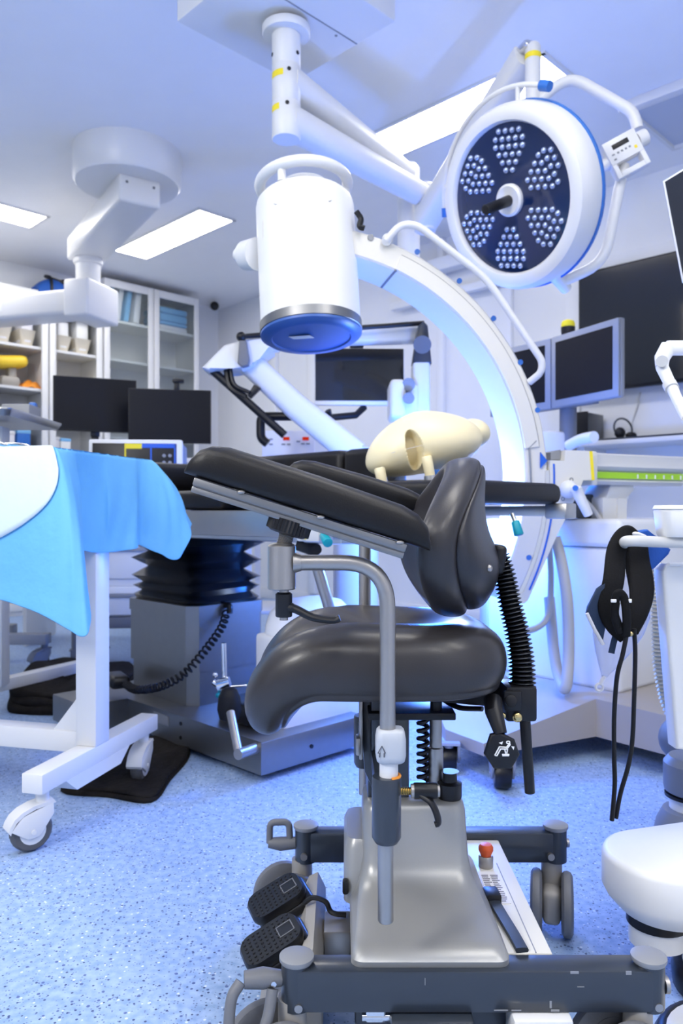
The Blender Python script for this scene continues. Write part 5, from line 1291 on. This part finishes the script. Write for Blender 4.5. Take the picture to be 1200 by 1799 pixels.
part('upper_fairing', MB().lathe([(.055, .205), (.066, .212), (.068, .22), (.068, .275), (.056, .29)], (.81, 1.76, 0)), GREYM, rs)
part('dark_dome', MB().ball((.90, 1.95, .27), (.09, .09, .07), 24, 14), GREY, rs)
pl_ = [P(1163, 992, 1.55), P(1280, 992, 1.62), P(1300, 1330, 1.62), P(1190, 1318, 1.55)]
rr = [pl_[0]+V((.012, 0, 0)), pl_[1], pl_[2], pl_[3], pl_[0].lerp(pl_[3], .035)]
part('front_panel', MB().prism(rr, (0, .05, 0), .008, 3), WHITE2, rs)
part('panel_rim', MB().tube([rr[0]-V((0, .002, 0)), rr[1]-V((0, .002, 0))], .004, 8), WHITE, rs)
part('spine', MB().bx(.80, .95, 1.66, 1.80, .50, 1.25, .02), WHITE2, rs)
bxq = P(1147, 944, 1.5); tq = P(1147, 888, 1.5)
part('top_box', MB().loft([rrect(.622-k, .92, 1.47-k, 1.535, .02, z, 6) for z, k in ((bxq.z, -.004), (bxq.z+.006, .0), (tq.z-.012, .006), (tq.z-.008, .004), (tq.z-.007, .008), (tq.z, .004))]), WHITE2, rs)
part('handle_rail', MB().tube(fillet([V((.90, 1.50, P(0, 956, 1.5).z)), V((.62, 1.49, P(0, 953, 1.49).z)), P(1100, 950, 1.46), P(1088, 965, 1.60), P(1110, 966, 1.75)], .03), .0095, 14, rb=1.15), PALE, rs)
ja = [P(1235, 612, 1.75), P(1172, 612, 1.75), P(1160, 622, 1.75), P(1163, 645, 1.74), P(1182, 685, 1.70), P(1205, 735, 1.65), P(1235, 790, 1.65), V((.86, 1.7, 1.0))]
part('jointed_arm', MB().tube([ja[0], ja[1]], .017, 16).tube([ja[1]+V((.004, 0, .004)), ja[2]+V((.004, 0, -.01)), ja[3]], [.018, .017, .014], 14).tube(ja[3:6], [.014, .012, .010], 14).tube(ja[5:], .011, 12), WHITE2, rs)
part('arm_joint', MB().cyl(P(1163, 635, 1.71), P(1163, 635, 1.77), .013, n=18).tube([P(1176, 675, 1.715), P(1181, 684, 1.70)], .0155, 14), PALE, rs)
part('arm_hook', MB().tube([P(1190, 714, 1.67), P(1215, 690, 1.67)], .006, 8), WHITE2, rs)
part('arm_post', MB().bx(.80, .86, 1.72, 1.78, 1.20, 1.26, .01).tube([V((.83, 1.75, 1.22)), V((.83, 1.75, P(0, 612, 1.75).z))], .016, 12), WHITE2, rs)
# beige corrugated hose
hz = [P(1148, 985, 1.72), P(1156, 1030, 1.72), P(1157, 1100, 1.72), P(1162, 1180, 1.72), P(1178, 1245, 1.72), P(1205, 1290, 1.72), P(1250, 1310, 1.72)]
pa = spl(hz, 26); 
ds = [pa[0]]; acc = 0; step = .0022; prv = pa[0]
for p in pa[1:]:
    v_ = p-prv; L0 = v_.length; s_ = step-acc
    while s_ <= L0: ds.append(prv+v_*(s_/L0)); s_ += step
    acc = L0-(s_-step); prv = p
solo('corrugated_hose', MB().tube(ds, [.0145+.0028*cos(2*pi*i/4) for i in range(len(ds))], 14), HOSE, 'beige corrugated hose hanging beside the white panel at the right', 'hose', hz[3], ang=80)

# ---------------------------------------------------------------- straps, cloth and bag hanging on the rail
YR = 1.47
hn = thing('head_harness', 'black neoprene harness with navy flap and two long black tubes on the rail', 'harness', P(1100, 1000, YR))
def strap_(pp, wd, th, m, name, y0=YR, n=10):
    pa_ = spl([P(a, b, y) for a, b, y in pp], n); rg_ = []
    N_ = len(pa_)
    for i, p in enumerate(pa_):
        d = (pa_[min(i+1, N_-1)]-pa_[max(i-1, 0)]).normalized(); t = i/(N_-1)
        wv = wd(t) if callable(wd) else wd
        sd_ = V((0, 1, 0)).cross(d).normalized(); fw = d.cross(sd_)
        rg_.append(sring(p, sd_, fw, wv, th, 14, 2.5))
    return part(name, MB().loft(rg_), m, hn, ang=60)
bell = lambda lo, hi, e=1.: (lambda t: lo+(hi-lo)*sin(pi*min(1, max(0, t)))**e)
strap_(((1116, 942, 1.535), (1100, 938, 1.52), (1084, 965, 1.50), (1078, 1020, 1.47), (1068, 1065, 1.46), (1078, 1098, 1.455), (1098, 1122, 1.45)), bell(.012, .021), .006, NEOP, 'left_strap')
strap_(((1128, 944, 1.545), (1122, 952, 1.53), (1120, 985, 1.51), (1127, 1035, 1.48), (1122, 1075, 1.46), (1112, 1112, 1.45)), bell(.010, .026), .007, NEOP, 'right_strap')
strap_(((1090, 1112, 1.43), (1080, 1080, 1.425), (1084, 1045, 1.42), (1096, 1050, 1.42), (1101, 1085, 1.42), (1100, 1118, 1.43)), .008, .005, NEOP, 'chin_loop')
part('white_tab', MB().box(P(1078, 1056, 1.415), (.010, .004, .006), None, .001).box(P(1103, 1056, 1.418), (.014, .004, .007), None, .001).box(P(1084, 1072, 1.43), (.007, .003, .03), (0, 15, 0), .001), WINK, hn)
fp_ = MB(); cr_ = [P(1064, 1025, 1.46), P(1050, 1035, 1.46), P(1034, 1068, 1.46), P(1031, 1078, 1.46), P(1046, 1105, 1.46), P(1060, 1130, 1.46), P(1063, 1108, 1.46), P(1066, 1070, 1.46)]
part('navy_flap', MB().prism(cr_, (0, .012, .0), .003), NAVYC, hn)
part('flap_binding', MB().tube([P(1031, 1078, 1.458), P(1045, 1107, 1.458), P(1060, 1133, 1.458)], .0035, 8), PAPER, hn)
for pts_ in ([(1103, 1105, 1.43), (1094, 1150, 1.43), (1084, 1190, 1.43), (1079, 1260, 1.43), (1079, 1330, 1.43), (1080, 1380, 1.43), (1075, 1442, 1.43)], [(1114, 1105, 1.44), (1116, 1150, 1.44), (1114, 1230, 1.44), (1111, 1300, 1.44), (1104, 1345, 1.44), (1090, 1395, 1.44), (1082, 1438, 1.44)]):
    part('tube', MB().tube(spl([P(*q) for q in pts_]), .0042, 10), RUBBER, hn)
strap_(((1083, 1112, 1.46), (1078, 1130, 1.46), (1074, 1148, 1.46)), .006, .003, NAVYC, 'short_tail')
part('rivet', MB().ball(P(1108, 1114, 1.435), .005), BRASS, hn)
cb_ = thing('blue_garment', 'bright blue cloth with a white edge draped over the handle rail', 'cloth', P(1150, 960, 1.56))
cl = MB()
tri = [P(1118, 934, 1.53), P(1140, 931, 1.53), P(1152, 942, 1.54), P(1180, 966, 1.55), P(1176, 975, 1.55), P(1150, 1000, 1.56), P(1139, 1006, 1.56), P(1134, 975, 1.55), P(1128, 950, 1.54)]
part('cloth', MB().prism(tri, (0, .03, 0), .006, 3), BAGB, cb_)
part('edge_trim', MB().tube(spl([P(1106, 937, 1.525), P(1122, 939, 1.525), P(1134, 944, 1.525)]), .004, 8), PAPER, cb_)
part('tan_patch', MB().prism([P(1131, 962, 1.545), P(1138, 962, 1.545), P(1140, 990, 1.55), P(1136, 985, 1.55)], (0, .01, 0)), HOSE, cb_)
bg = thing('breathing_bag', 'translucent breathing bag with a ring tab hanging behind the black harness', 'bag', P(1080, 1100, 1.60))
rg_ = []
for k, (px, py, wx) in enumerate(((1098, 1008, 6), (1098, 1020, 30), (1096, 1050, 44), (1092, 1085, 50), (1086, 1115, 45), (1078, 1145, 32), (1070, 1170, 18), (1064, 1184, 8), (1061, 1192, 4))):
    c = P(px, py, 1.62); rg_.append(sring(c, (1, 0, 0), (0, 1, 0), wx*1.62/F, wx*.45*1.62/F, 28))
rg_ = [[a.lerp(b, k/3) for a, b in zip(rg_[i], rg_[i+1])] for i in range(len(rg_)-1) for k in range(3)]+[rg_[-1]]
part('film', MB().loft(rg_), FILM, bg)
part('tail_tab', MB().tube([P(1062, 1188, 1.62), P(1055, 1203, 1.62)], .005, 8).torus(P(1053, 1208, 1.62), (0, 1, 0), .0075, .003, 20, 8), PAPER, bg)
part('neck', MB().tube([P(1098, 1010, 1.62), P(1102, 975, 1.60)], .008, 8).tube([P(1102, 977, 1.60), P(1104, 966, 1.66)], .008, 8), PAPER, bg)
# screen at the right edge, hung from the ceiling
hm_ = thing('hanging_monitor', 'white-rimmed tilted screen cut off by the right edge, above the jointed arm', 'monitor', P(1230, 350, 2.1))
o = P(1196, 497, 2.0); tlc = P(1162, 318, 2.1); trc = P(1330, 215, 1.85); brc = o+(trc-tlc)
nv = (tlc-o).cross(trc-tlc).normalized(); nv = nv if nv.y > 0 else -nv
part('housing', MB().prism([o, brc, trc, tlc], nv*.05, .008, 3), WHITE2, hm_)
def hq(a, b): return (o*(1-a)+brc*a)*(1-b)+(tlc*(1-a)+trc*a)*b
part('screen', MB().prism([hq(.04, .03), hq(.97, .03), hq(.97, .965), hq(.04, .965)], -nv*.002), GSCR, hm_)
part('arm', MB().tube([hq(.5, .5)+nv*.05, hq(.5, .5)+nv*.15, V((hq(.5, .5).x+.1, hq(.5, .5).y+.25, H))], .03, 12), WHITE, hm_)
